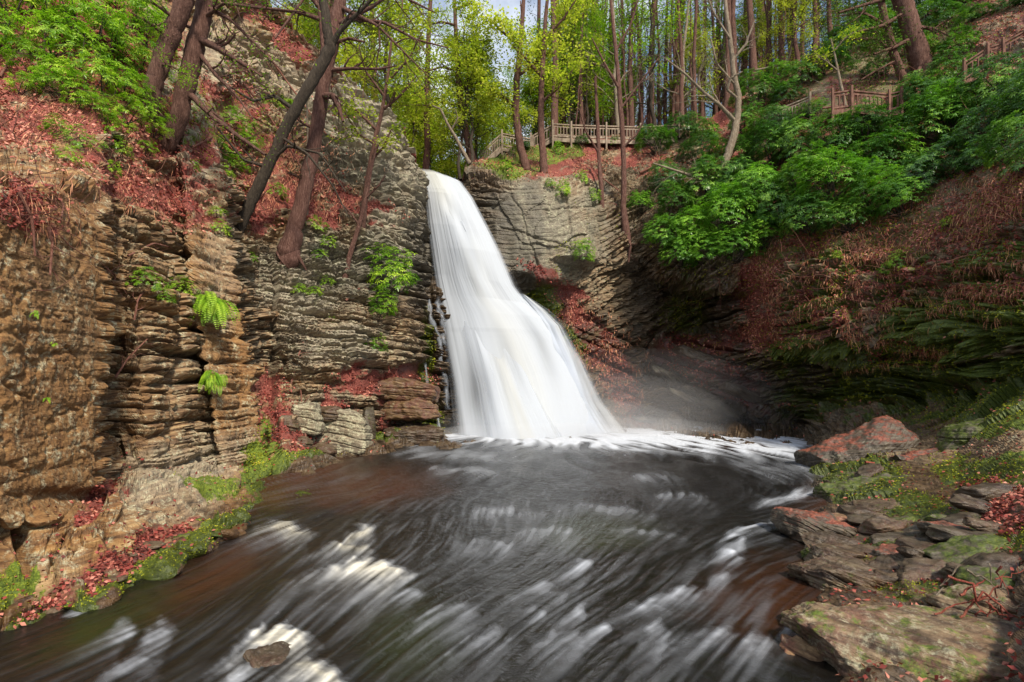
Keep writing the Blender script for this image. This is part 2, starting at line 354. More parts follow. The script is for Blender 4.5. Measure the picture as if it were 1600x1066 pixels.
# ---- surface masks painted on the terrain (what lies or grows where; wet also carries painted shade)
def ell(cx, cy, rx, ry, rot=0, soft=.45, wob=.35, seed=1):
    a = math.radians(rot); dx = PX-cx; dy = PY-cy
    u = (dx*math.cos(a)+dy*math.sin(a))/rx; v = (-dx*math.sin(a)+dy*math.cos(a))/ry
    d = np.sqrt(u*u+v*v)+wob*WOBN[seed % 4]
    return 1-sst(1-soft, 1+soft, d)
WOBN = [1.5*fbm2(PX/30.+.3*PY/30, PY/20., 6, 11+7*k) for k in range(4)]
def mx(*a):
    r = a[0]
    for b in a[1:]: r = np.maximum(r, b)
    return r
E = ell
litter = mx(E(60,60,240,130,20), E(230,200,150,60,35), E(60,200,130,60,25), E(230,300,110,40,25), E(40,320,60,35,30),
   E(440,62,90,16,42), E(415,200,26,120,-30), E(450,300,90,34,30), E(520,300,70,18,35), E(350,190,26,80,-20), E(590,330,36,12,30), E(400,330,40,40,0)*.8,
   E(147,790,20,45,35,.3,.2), E(165,775,30,12,0), E(450,690,50,26,-5,.3), E(430,640,30,60,-15), E(520,650,24,50,0), E(585,600,80,16,-12), E(600,655,14,30,0),
   E(160,900,140,22,-32), E(230,850,80,14,-25), E(560,590,30,20,0), E(640,590,40,20,10),
   E(830,245,120,26,0), E(960,240,110,24,5), E(880,270,60,14,0), E(1130,180,40,26,-20), E(1000,260,70,18,20), E(1150,120,60,30,0),
   E(905,500,100,22,50), E(950,580,110,26,58), E(870,440,60,12,30),
   E(1195,465,42,80,-15,.3), E(1190,520,70,26,-10), E(1110,590,110,20,25), E(1090,540,70,14,5), E(1180,600,60,20,30), E(1240,400,70,30,-20),
   E(1420,420,150,50,-20), E(1330,470,120,45,-15), E(1500,350,140,35,-25), E(1250,300,60,30,0), E(1560,450,100,30,-20), E(1430,540,100,18,-12), E(1590,300,80,30,-20),
   E(1250,215,60,30,0), E(1450,170,80,20,-20), E(1560,790,60,40,20), E(1330,240,80,20,0), E(1480,900,50,20,0))
moss = mx(E(470,795,46,14,-12)*1.3, E(20,920,60,30,-35,.4,.4,3), E(50,985,120,24,-25,.4,.4,3)*1.2, E(215,912,60,22,-38,.4,.4,4)*1.3, E(285,868,60,16,-32,.4,.4,4)*1.3, E(350,825,80,14,-26,.4,.4,5)*1.1, E(20,905,50,40,0)*1.1, E(400,740,30,50,10), E(470,720,60,14,-12),
   E(665,590,10,100,-8,.4,.2), E(675,660,20,30,0), E(600,690,90,10,-5), E(330,770,60,16,0)*.7, E(415,690,14,50,-6)*.7,
   E(840,480,30,40,50,.4,.4,6), E(880,530,40,20,50)*.7, E(790,260,50,18,0), E(850,240,60,14,0), E(910,400,40,40,0)*.2, E(440,160,40,10,20)*.8,
   E(1080,480,60,60,0)*.55, E(1300,470,60,16,-25), E(1320,540,90,14,-8), E(1250,540,50,16,0), E(1500,520,170,60,-20)*.85, E(1400,600,180,50,-10)*.7, E(1560,400,80,16,-20), E(1580,600,120,50,-20)*.9,
   E(1570,660,80,24,-12), E(1340,745,80,26,0)*1.0, E(1400,790,110,24,10)*.9, E(1560,740,90,26,0)*1.1, E(1400,870,110,26,10)*.9, E(1520,840,90,30,0)*.8, E(1290,870,30,14,0), E(1460,930,90,20,0)*.6,
   E(220,150,220,60,20)*.5, E(1300,330,260,120,0)*.5, E(1400,80,160,80,0)*.5)
ns0 = sst(1050, 1120, PX)*(PY < 330)*.75
ns = sst(1130, 1230, PX)*sst(-200, 0, PY+0*PX)*(1-sst(640, 700, PY))
litter = np.maximum(np.maximum(litter, ns0), .42*ns*(PY < 470)); moss = np.maximum(moss, .42*ns)
wet = mx(.5*ns, E(685,560,40,150,-8,.3), E(660,430,30,120,0)*.8, E(760,330,50,80,-30)*.8, E(835,330,14,80,-5)*.5, E(1015,440,45,90,0)*.85, E(960,330,30,60,0)*.4, E(800,400,30,40,0)*.6, E(820,480,60,100,-40)*.9, E(1000,600,260,120,0)*.9, E(1090,480,110,70,0), E(1280,600,240,70,0), E(1450,640,220,60,-8)*.8,  # wet rock, plus painted shade that dims the right hillside
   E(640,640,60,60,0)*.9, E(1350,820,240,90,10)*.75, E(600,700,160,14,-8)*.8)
shore = 1-sst(0.0, .22, ZZ+0.06*fbm3(B0, 2.5, 3, 50))
wet = np.maximum(wet, shore); wet = np.maximum(wet, .95*sst(1240, 1300, PX)*sst(690, 740, PY))  # wet shore; right bank also painted darker for its dim light
warm = np.clip(.52+.22*(1-sst(420, 520, PX))+.75*(1-sst(120, 190, PX))*sst(200, 420, PY)+.55*sst(340, 352, warp_u(PX, PY))*(1-sst(412, 428, warp_u(PX, PY)))*sst(270, 330, PY)-.5*E(290,180,50,90,-10)-.75*E(590,230,130,70,35)-.6*E(470,430,110,60,0)-.55*E(620,400,60,60,0)
   -.5*E(850,360,100,90,0)-.3*E(300,740,110,60,-20)-.3*E(500,660,60,50,0)+.15*(PX > 1300)-.5*E(530,540,40,30,0)-.4*E(450,530,50,60,0), 0, 1)
litter = np.clip(litter*np.clip(.88+.85*WOBN[2], .15, 1.1), 0, 1); moss = np.clip(moss, 0, 1)
soil = np.clip(litter*1.0+.6*E(100,80,260,120,15)+.8*E(1300,200,300,150,0), 0, 1)

# ---- displacement: beds, joints and blocks of layered rock
def strata(p, T, s, seed, jw, amp_step=.5, groove=.5):
    c = p[2]-T+.10*s*8*fbm3(p, .35/s*.12, 3, seed+9)
    c = c/s; c = c+.9*n1(c*.61+seed, seed)+.35*fbm3(p, .5/s**.5, 3, seed+6); i = np.floor(c); r = c-i
    hx = (p[0]*.6+p[1]*.8)/(jw)+rnd(i, seed)*7+.35*fbm3(p, 1.2/jw, 2, seed+4)
    j = np.floor(hx); q = hx-j
    step = rnd(i, j, seed+1)*.65+rnd(i, seed+2)*.35
    g = np.exp(-(np.minimum(r, 1-r)/.09)**2)+.7*np.exp(-(np.minimum(q, 1-q)*jw/s/.12)**2)
    edge = sst(0, .25, r)*(1-.4*sst(.7, 1, r))
    mod = .35+1.3*n3(p[0]*.45/s**.5, p[1]*.45/s**.5, p[2]*.6/s**.5, seed+8)
    return (amp_step*step*(.4+.6*edge)-groove*np.minimum(g, 1)*mod)*mod
xw = B0[0]
TL = np.where(xw < 0, -.12*xw-.010*np.clip(B0[1]-14, 0, 20)*xw*.6, 0.0)
TL = TL+np.where(xw > 2, .62*(xw-2)+.05*np.clip(B0[1]-10, 0, 20), 0)
lowleft = E(300,780,180,60,-20,.5,.1); TL = TL+lowleft*(.25*(xw+8))
bandc = (B0[2]-TL)/1.25+.55*fbm3(B0, .5, 4, 150)+.5*WOBN[3]; bandr = bandc-np.floor(bandc); led = sst(1180, 1260, PX)*sst(370, 420, PY)*(1-sst(640, 690, PY))
bandk = sst(.25, .55, bandr)*(1-sst(.93, 1., bandr))
litter = litter*(1-led)+litter*led*(.25+.85*bandk); moss = moss+led*.34*(1-bandk)*(1-litter); wet = np.maximum(wet, led*.75*(1-bandk)); BANDK = np.where(led > .5, .15+.85*bandk, 1.)  # recessed bands: less litter, more moss, darker tone
rocky = np.clip(1-1.0*soil, 0.0, 1)*(1-.85*(1-sst(-.35, -.05, ZZ)))
slab = (1-sst(148, 160, PX))*sst(290, 320, PY)*(1-sst(800, 830, PY))
WU = warp_u(PX, PY); slab2 = sst(344, 352, WU)*(1-sst(414, 426, WU))*sst(270, 330, PY)*(1-sst(730, 765, PY)); face2 = E(852,356,108,90,0,.25,.14)
flat_ = np.maximum(sst(.55, .85, np.abs(NB[2]))*sst(1350, 1450, PX), 1.1*E(1590,655,150,55,-10,.4,.1)).clip(0, 1)
ir = rocky*(1-.8*flat_)*(1-.93*slab)*(1-.65*slab2)*(1-.9*face2)
isr = sst(1150, 1300, PX)
D = ir*(.55*strata(B0, TL, .85, 10, 2.2, .55, .45)+.36*strata(B0, TL, .30, 20, .8, .7, .5)+.12*strata(B0, TL, .11, 30, .35, .8, .6)+.05*strata(B0, TL, .045, 33, .2, .8, .5))
flatg = sst(0, .1, ZZ+1)*(1-sst(.5, 1.1, ZZ))*(np.abs(NB[2]) > .75)
bank = sst(1230, 1330, PX)*sst(660, 700, PY)
D = D*(1-.45*bank)*(1-.6*sst(160,200,PX)*(1-sst(330,430,PX))*sst(765,800,PY))
D = D*np.clip(B0[1]/16, .55, 1.15)
# buttresses: blocks standing forward between vertical joints
hxb = B0[0]*.5+B0[1]*.85
for wb, ab, sb in ((2.3, .42, 61), (.95, .22, 62)):
    lb_ = (B0[2]-TL)/(wb*1.5)+.6*n1(hxb/wb*.5, sb); ib = np.floor(lb_); jb = hxb/wb+rnd(ib, sb)*3+.25*fbm3(B0, .8/wb, 3, sb); j0 = np.floor(jb); qb = jb-j0
    D += rocky*(1-slab)*(1-slab2)*(1-face2)*(1-bank)*(ab*(rnd(ib, j0, sb)-.5)-ab*.9*np.exp(-(np.minimum(qb, 1-qb)*wb/.07)**2)*(rnd(ib, j0, sb+5) > .35))
D += .22*fbm3(B0, .5, 4, 60)*np.clip(B0[1]/14, .3, 1.3)*(1-.75*sst(640,760,PY)) + .05*fbm3(B0, 2.6, 4, 70)*(1-.7*slab)
D += slab*(.022*fbm3(B0*np.array([1, 1, .6])[:, None, None], 3.4, 5, 80)+.022*fbm3(B0, 20, 3, 88)-.05*np.exp(-(fbm3(B0, 1.3, 4, 90)/.045)**2))
D += slab2*.03*fbm3(B0, 8, 4, 95)+face2*(.10*fbm3(B0, 1.4, 5, 96))
D += bank*(1-.6*flat_)*(.12*strata(B0, .45*(B0[0]-4)+.1*B0[1], .22, 40, .8, .8, .4)+.05*fbm3(B0, 5, 4, 41))
D += .030*fbm3(B0, 9, 3, 99)*(B0[1] < 22)*(1-.6*slab)
# rubble ramps and grooves on the right, running down to the right
ledg = sst(1190, 1260, PX)*sst(380, 430, PY)*(1-sst(620, 680, PY))
ledg = ledg*(1-.85*flat_)
D += ledg*.38*(bandk-.5)
D += ledg*(.45*strata(B0, TL, .62, 52, 1.6, .8, .6)+.2*strata(B0, TL, .22, 53, .8, .8, .5))
D += .30*E(470,796,44,13,-12,.6,.3)*(PY > 770)
D -= .5*E(428,600,6,60,-4,.5,.2)+.6*E(163,560,4,190,0,.6,.1)
def crack(x1, y1, x2, y2, w_):
    L_ = math.hypot(x2-x1, y2-y1); a = (PX-x1)*(x2-x1)/L_+(PY-y1)*(y2-y1)/L_; d = -(PX-x1)*(y2-y1)/L_+(PY-y1)*(x2-x1)/L_+5*fbm2(PX/22., PY/22., 3, 9)
    return np.exp(-(d/w_)**2)*sst(-4, 6, a)*(1-sst(L_-8, L_+4, a))
D -= .11*(crack(778,352,905,392,1.8)+crack(880,275,896,410,1.8)+crack(800,300,850,440,1.6)*.7+crack(850,330,935,322,1.6)*.8+crack(830,395,860,440,2)+crack(760,330,800,300,2))
D += .16*face2*(rnd(np.floor((PX+.4*PY)/46+fbm2(PX/60., PY/60., 2, 5)), np.floor((PY-.25*PX)/38+fbm2(PX/50., PY/60., 2, 6)), 8)-.5)
D += E(1090,600,170,70,20)*.7*strata(B0, -.45*B0[0], .75, 44, 2.0, .9, .5)
Vt = B0+NB*D[None]
# where it would dip under the sightline above the ridge nothing else is needed: the plateau runs back from the ridge
NP = 46
back = (np.linspace(0, 1, NP+1)[1:])**1.6*75
PV = np.zeros((3, NP, NC)); top = Vt[:, 0, :]
for k, b in enumerate(back[::-1]):
    sc_ = 1+b/np.maximum(top[1], 5)*.9
    PV[0, k] = top[0]*sc_; PV[1, k] = top[1]+b
    rise = np.where(PXS < 600, -.02, np.where(PXS < 730, .0, np.interp(PXS, [730, 1000, 1150, 1500], [.0, -.01, .12, .22])))
    PV[2, k] = top[2]-.25+rise*b+.35*fbm2(PV[0, k]/3, PV[1, k]/3, 3, 5)*min(1, b/3)
FV = np.concatenate([PV, Vt], axis=1)
ext = lambda a, v: np.concatenate([np.full((NP, NC), v) if np.isscalar(v) else v, a], axis=0)
mlit = ext(litter, .9); mmoss = ext(moss, .15); mwet_dim = ext(wet, 0.); mwarm = ext(warm, .5); mpale = ext(np.clip(mx(E(300,200,50,120,-10), E(570,200,120,60,35), E(620,330,50,60,0)*.7, E(460,470,60,50,0), E(530,540,60,40,0), E(450,120,80,60,40), E(350,110,70,60,20), E(300,740,110,50,-15)*.8, E(340,420,30,90,0)*.6, E(60,900,60,30,0)*.4), 0, 1), 0.); mmass = ext(np.clip(slab+slab2*.45+face2*.7, 0, 1), 0.)
NRT = NR+NP
ids = np.arange(NRT*NC).reshape(NRT, NC)
def cut_terrain(name, c0, c1, r0, r1, mat, label=None):
    s = ids[r0:r1, c0:c1]; m = s.shape
    V = FV[:, r0:r1, c0:c1].reshape(3, -1).T
    li = np.arange(m[0]*m[1]).reshape(m)
    Q = np.stack([li[:-1, :-1], li[1:, :-1], li[1:, 1:], li[:-1, 1:]], -1).reshape(-1, 4)
    sub = lambda a: a[r0:r1, c0:c1].ravel()
    col = np.stack([sub(mlit), sub(mmoss), sub(mwet_dim), np.ones(m[0]*m[1])], -1)
    o = mesh_np(name, V, Q, None, mat, attrs={'warm': sub(mwarm), 'pale': sub(mpale), 'massive': sub(mmass)}, cols={'mask': col}, smooth=False)
    return tag(o, kind='structure')
cA = int((700+250)/STEP); cB = int((1090+250)/STEP)
cut_terrain('cliff', 0, cA+1, 0, NRT, M_LEFTROCK)
cut_terrain('gorge_wall', cA, cB+1, 0, NRT, M_ROCK)
cut_terrain('hillside', cB, NC, 0, NRT, M_RIGHTROCK)
def surf(px, py, lift=0.):
    """point of the finished terrain seen at a pixel of the photograph's grid"""
    c = int(np.clip(round((px+250)/STEP), 0, NC-1)); r0 = rg[c]
    r = int(np.clip(round((py-r0)/(1200-r0)*(NR-1)), 0, NR-1))
    p = Vector(Vt[:, r, c]); n = Vector(NB[:, r, c]); return p+n*lift
def ground_z(x, y, px_hint=None):
    """height of the plateau behind the ridge"""
    px = x/max(y, 1)*F*.95+CX if px_hint is None else px_hint
    c = int(np.clip(round((px+250)/STEP), 0, NC-1)); t0 = top[:, c]
    b = max(0, y-t0[1]); rise = float(np.interp(PXS[c], [600, 730, 1000, 1150, 1500], [-.02, .0, -.01, .12, .22]))
    return float(t0[2]-.3+rise*b)

# ------------------------------------------------------------------ the pool
wr = np.concatenate([np.linspace(656, 700, 90)[:-1], np.arange(700, 1180, 1.7)]); wc = np.arange(-240, 1560, 2.2)
WPX, WPY = np.meshgrid(wc, wr); WY = CAMZ*F/(WPY-HOR); WX = (WPX-CX)/F*WY
def flow(x, y):
    rx = x-1.0; ry = y-27.5; l = np.sqrt(rx*rx+ry*ry)+.1
    wgt = np.clip(1-(l-3)/14, 0, 1); fx = wgt*rx/l-(1-wgt)*(.27+.17*np.maximum(x+1.5, 0)*np.clip((14-y)/6, 0, 1)); fy = wgt*ry/l-(1-wgt)*1.0
    fx = fx+.6*fbm2(x*.45, y*.33, 2, 201); l2 = np.sqrt(fx*fx+fy*fy)+1e-6
    return fx/l2, fy/l2
def lic(freq, length, n, seed, asp=1.):
    a = 0.; x = WX.copy(); y = WY.copy(); ds = length/n; tw = 0
    for k in range(n):
        wk = 1-abs(k-n/2)/(n/2+1); a = a+wk*n2((x*.8-y*.6*asp)*freq, (x*.6+y*.8*asp)*freq, seed); tw += wk
        fx, fy = flow(x, y); x = x+fx*ds; y = y+fy*ds
    return a/tw
def norm01(a): return (a-a.mean())/(a.std()+1e-9)
s1 = norm01(lic(15, 1.3, 20, 11)); s2 = norm01(lic(5.5, 1.8, 14, 12)); s3 = norm01(lic(1.9, 3.2, 12, 13, .8)); s0 = norm01(lic(24, .9, 20, 19))
farf = sst(9, 20, WY)
streak = (s1*(1-farf)+s2*farf)*.55+(s2*(1-farf)*.6+s3*farf*.5)*.3+s0*(1-farf)*.45
def wel(cx, cy, rx, ry, rot=0, soft=.6, wob=.3, seed=71):
    a = math.radians(rot); dx = WPX-cx; dy = WPY-cy
    u = (dx*math.cos(a)+dy*math.sin(a))/rx; v = (-dx*math.sin(a)+dy*math.cos(a))/ry
    return 1-sst(1-soft, 1+soft, np.sqrt(u*u+v*v)+wob*fbm2(WPX/24., WPY/16., 3, seed))
# long-exposure foam: where the current breaks over rocks: sharp upstream lip, tail drawn out downstream
s1n = s1
def crestf(cx, cy, rx, ry, rot, curve, tail, shear, seed):
    a = math.radians(rot); dx = WPX-cx; dy = WPY-cy
    u = dx*math.cos(a)+dy*math.sin(a); v = -dx*math.sin(a)+dy*math.cos(a)
    u = u+shear*np.maximum(v, 0); v = v-curve*ry*(u/rx)**2+ry*.9*fbm2(WPX/18., WPY/10., 3, seed)+ry*.07*s1n; u = u+rx*.3*fbm2(WPX/20., WPY/12., 3, seed+50)
    up = sst(-1.7, .1, v/ry); dn = np.exp(-np.maximum(v, 0)/(ry*tail)); side = 1-sst(.35, 1.15, np.abs(u)/rx/(1+.25*np.maximum(v, 0)/ry/tail))
    return up*dn*side
CR = [(585,888,62,13,10,.7,1.9,.9,1.25), (560,836,30,9,-22,.6,1.2,.9,.9), (548,856,40,7,4,.6,1.4,.9,.8), (452,829,44,10,12,.7,1.3,.9,.75), (440,1000,62,20,8,1.2,1.4,.4,1.3), (500,1052,60,16,30,.8,1.8,.2,1.1), (395,1040,60,20,-20,.6,1.6,.4,.7),
   (915,884,20,10,20,1.0,2.2,.4,.6), (860,922,34,9,20,.9,1.6,.4,.5), (906,955,14,10,20,1.0,2.6,.5,.55), (944,978,14,10,20,1.0,2.8,.5,.55), (1015,945,40,7,6,.8,1.4,.3,.45), (840,955,20,8,30,1,1.6,.5,.4),
   (1150,842,20,8,10,.6,1.8,.3,.75), (1170,828,34,6,-14,.6,1.2,.3,.8), (1240,812,50,5,-4,.5,1.2,.3,.6), (1140,868,24,8,10,.8,1.6,.5,.6), (1060,928,56,8,-10,.8,1.6,.7,.6), (1120,905,26,8,-30,.8,1.6,.6,.5), (1130,1000,90,12,4,1.0,1.6,.5,.38), (1030,985,24,16,0,1.0,2.4,.4,.5),
   (1238,985,18,12,10,.5,1.4,.3,.6), (250,990,30,14,-10,.8,1.8,.9,.4), (195,985,22,14,20,.8,1.6,.6,.5), (210,1040,50,10,-10,.6,1.6,.9,.3), (700,960,60,12,-14,.8,2.4,.9,.35), (760,1000,60,14,-10,.8,2.2,.8,.32), (880,1000,50,12,0,.9,2,.6,.35), (640,930,30,8,0,.8,2,.9,.3),
   (730,735,60,5,4,.5,1.2,.2,.6), (1020,746,46,4,3,.5,1.4,.2,.4), (1060,772,50,5,0,.6,1.8,.1,.4), (960,795,80,5,6,.6,1.6,.4,.3), (790,800,60,6,4,.6,1.6,.4,.3), (860,830,60,6,0,.6,1.8,.5,.35), (770,850,50,6,6,.6,1.8,.6,.3), (1010,830,60,5,4,.6,1.6,.3,.25)]
foam = 0*WPX; hump = 0*WPX; creamy = 0*WPX
for i, (cx, cy, rx, ry, ro, cu, tl, sh, v) in enumerate(CR):
    e = crestf(cx, cy, rx, ry, ro, cu, tl, sh, 300+i); foam = np.maximum(foam, v*e)
    if v >= .6 and cy > 780: hump = np.maximum(hump, .035*e*min(v, 1)*np.clip(WY/9, .5, 1))
    if v > .7 and cx < 700: creamy = np.maximum(creamy, e)
foam = np.maximum(foam, .45*wel(720, 712, 80, 9, 2, .7, .4)); foam = np.maximum(foam, .45*wel(1230, 722, 90, 20, 8, .7, .5)); foam = np.maximum(foam, .5*wel(1255, 768, 60, 8, -18, .7, .5))
foam = foam*(1-.85*wel(418, 1036, 34, 16, -10, .7, .5))
foam = np.maximum(foam, .7*wel(140, 946, 44, 5, -22, .4, .4))
base = wel(850, 672, 230, 20, 1, .9, .3)*1.5+wel(1090, 684, 230, 20, 3, .95, .6)*.9+wel(1000, 676, 300, 14, 0, .5, .2)*.7+.7*wel(1180, 694, 130, 14, 4, .6, .3)
veil = sst(.35, .75, n2(WX*.55+5, WY*.3, 91))
fo = np.clip(foam, 0, 1.2)*(.54+.36*streak)*(.75+.5*n2(WX*2.1, WY*1.1, 77))+(.008+.046*veil)*np.clip(streak+.1, 0, 1.7)*(1-sst(1180, 1300, WPX)*sst(790, 830, WPY))*sst(690, 760, WPY)
fo = np.clip(fo+base*(.70+.30*s2+.22*s3), 0, 1)
dipx = .0
WZ = .018*np.clip(s3, -2, 2)*np.clip(WY/12, .5, 1.3)+.004*np.clip(s2, -2, 2)+hump+.05*fbm2(WX*.7, WY*.7, 3, 501)*np.clip(WY/10, .6, 1)
WZ = WZ+.10*np.exp(-((WY-26)/2.5)**2)*(np.abs(WX-1) < 6)
lim = sst(-.02, .12, 0*WY)
shal = np.clip(mx_ := np.maximum(wel(440,755,120,30,-18,.6,.3), np.maximum(wel(1345,800,80,60,0,.6,.3), np.maximum(wel(330,900,100,30,-30,.7)*.6, wel(1230,940,120,60,0,.7)*.55))), 0, 1)
shal = np.maximum(shal, .8*wel(560,760,120,30,0,.7,.3)); shal = np.maximum(shal, .5*wel(1200,690,120,14,0)); greenw = np.maximum(wel(640,1000,60,60,0,.9)*.35, np.maximum(wel(160,980,90,26,-25,.9)*.6, wel(930,830,80,30,0)*.4))
mW = NT('pool_water')
tc = mW.new('ShaderNodeTexCoord').outputs['Object']
fo_a = mW.attr('foam'); sh_a = mW.attr('shallow'); gr_a = mW.attr('algae'); cr_a = mW.attr('cream')
deep = mW.mix(sh_a, (.006, .005, .004), (.055, .019, .008)); deep = mW.mix(gr_a, deep, (.022, .030, .004))
foamc = mW.mix(mW.math('MULTIPLY', cr_a, .8), (.54, .57, .63), (.66, .60, .45))
wcol = mW.mix(fo_a, deep, foamc)
rip = mW.math('ADD', mW.math('MULTIPLY', mW.noise(5.5, 5, .7, stretch=(1.0, .8, 1), dist=1.2), mW.attr('chop')), mW.math('MULTIPLY', mW.attr('streak'), .12))
mW.fin(wcol, mW.math('ADD', .20, mW.math('MULTIPLY', fo_a, .6)), mW.bump(rip, .7, .06), .4)
Vw = np.stack([WX, WY, WZ], -1).reshape(-1, 3); li = np.arange(WX.size).reshape(WX.shape)
Qw = np.stack([li[:-1, :-1], li[1:, :-1], li[1:, 1:], li[:-1, 1:]], -1).reshape(-1, 4)
ow = mesh_np('water', Vw, Qw, None, mW.m, attrs={'foam': fo, 'shallow': shal*(1-.3*np.clip(streak, 0, 1)), 'algae': greenw, 'cream': creamy, 'streak': streak, 'chop': .5+2.4*sst(7, 14, WY)})
tag(ow, kind='structure')

# ------------------------------------------------------------------ the waterfall
def poly(pts, t): 
    a = np.array(pts, float); return [np.interp(t, a[:, 0], a[:, k]) for k in range(1, a.shape[1])]
mF = NT('white_water')
al = mF.attr('cover'); cr = mF.attr('cream')
fc = mF.mix(cr, (.53, .58, .67), (.60, .59, .52))
mF.fin(fc, .6, None, .2); mF.b.inputs['Subsurface Weight'].default_value = .0
trl = mF.new('ShaderNodeBsdfTranslucent'); mF.ln(fc, trl.inputs[0])
m1 = mF.new('ShaderNodeMixShader'); m1.inputs[0].default_value = .35; mF.ln(mF.b.outputs[0], m1.inputs[1]); mF.ln(trl.outputs[0], m1.inputs[2])
tp = mF.new('ShaderNodeBsdfTransparent'); m2 = mF.new('ShaderNodeMixShader'); mF.ln(al, m2.inputs[0]); mF.ln(tp.outputs[0], m2.inputs[1]); mF.ln(m1.outputs[0], m2.inputs[2])
mF.ln(m2.outputs[0], mF.out.inputs[0]); M_WHITE = mF.m
def fall(name, Lp, Rp, nt_, ns, seed, amp=.12, thick=1.0, edge=.06, cream=None, den=1.):
    """a sheet of falling water between two lines given as (t, px, py, Y); bulges towards the middle, ribbed along the fall"""
    t = np.linspace(0, 1, nt_); s = np.linspace(0, 1, ns)
    l = poly(Lp, t); r = poly(Rp, t); S, T = np.meshgrid(s, t)
    def pt(a): return np.stack([(a[0]-CX)/F*a[2], a[2], CAMZ+(HOR-a[1])/F*a[2]])
    L3 = pt(l)[:, :, None]; R3 = pt(r)[:, :, None]
    Pm = L3*(1-S)+R3*S
    wdt = np.linalg.norm(R3-L3, axis=0)
    Pm[1] -= thick*np.sin(np.pi*S)**.7*np.minimum(wdt*.22, 1.4)
    rib = norm01(fbm2(S*9+seed, T*1.6+.6*S, 2, seed)); rib2 = norm01(fbm2(S*46+seed, T*3.4, 3, seed+7))
    cov = np.clip((np.minimum(S, 1-S)/edge)*1.15-.25+.10*rib2+.16*rib, 0, 1)**1.3
    clump = fbm2(S*4+seed, T*4.5, 2, seed+3)
    Pm[1] -= amp*(rib*.10+rib2*.004+1.3*clump*np.sin(np.pi*S))
    Pm[0] += .01*rib2
    gp = lambda s_, t_, a_, b_: np.exp(-((S-s_+.12*(T-t_))/a_)**2-((T-t_)/b_)**2)
    cov = np.clip(cov*den, 0, 1)*sst(-.01, .03, T)*(1-.62*gp(.20, .86, .06, .09)-.45*gp(.72, .74, .05, .10)-.35*gp(.45, .8, .05, .12))
    c = np.clip((.25+.9*fbm2(S*6, T*1.5, 2, seed+5)) if cream is None else cream(S, T, rib), 0, 1)
    li = np.arange(S.size).reshape(S.shape); Q = np.stack([li[:-1, :-1], li[1:, :-1], li[1:, 1:], li[:-1, 1:]], -1).reshape(-1, 4)
    return name, Pm.reshape(3, -1).T, Q, cov.ravel(), c.ravel()
def cf(S, T, rib): return .5*np.exp(-((S-.62+.12*T)/.10)**2)*sst(.25, .5, T)*(.6+.3*rib)+.6*np.exp(-((S-.35)/.2)**2)*(1-sst(.0, .35, T))+.18
LL = [(0,646,264,29.6),(.03,652,272,29.0),(.12,660,300,28.2),(.3,664,350,27.9),(.5,674,430,27.5),(.7,686,520,26.6),(.85,698,600,25.6),(1,706,686,24.6)]
RR = [(0,714,282,30.0),(.03,724,286,29.2),(.1,744,312,28.3),(.25,768,355,27.6),(.4,792,400,27.0),(.50,814,450,26.8),(.57,836,478,26.9),(.63,868,500,27.0),(.72,898,534,27.0),(.83,926,586,26.8),(.93,946,636,26.4),(1,964,680,26.0)]
MM = [(0,655,272,29.4),(.1,672,300,28.0),(.3,690,350,27.4),(.5,706,430,27.0),(.7,716,520,26.0),(.85,735,600,25.0),(1,745,688,24.0)]
NN = [(0,708,284,29.6),(.1,722,312,28.0),(.25,744,355,27.2),(.4,764,400,26.7),(.52,780,448,26.4),(.7,812,520,26.0),(.86,850,600,25.4),(1,900,688,24.8)]
sheets = [
 fall('upper', LL, RR, 420, 240, 31, .10, .9, .10, cf), fall('inner', MM, NN, 300, 160, 37, .10, .7, .22, cf, .9),
 fall('lower', [(0,800,455,27.0),(.3,800,520,26.6),(1,810,684,25.4)],
   [(0,822,462,27.0),(.12,858,484,26.8),(.25,890,510,26.7),(.5,922,566,26.6),(.75,950,628,26.4),(1,990,678,26.0)], 260, 170, 47, .14, .7, .24, lambda S, T, r: .15+.15*r, .9),
]
fl = empty('waterfall', (1, 26, 0)); tag(fl, 'tall white waterfall pouring through the notch into the dark pool', 'waterfall')
for nm, V, Q, cv, c in sheets:
    V = V-np.array([1, 26, 0]); mesh_np({'upper': 'main_fall', 'lower': 'side_cascade', 'inner': 'inner_veil'}[nm], V, Q, None, M_WHITE, fl, attrs={'cover': cv, 'cream': c})
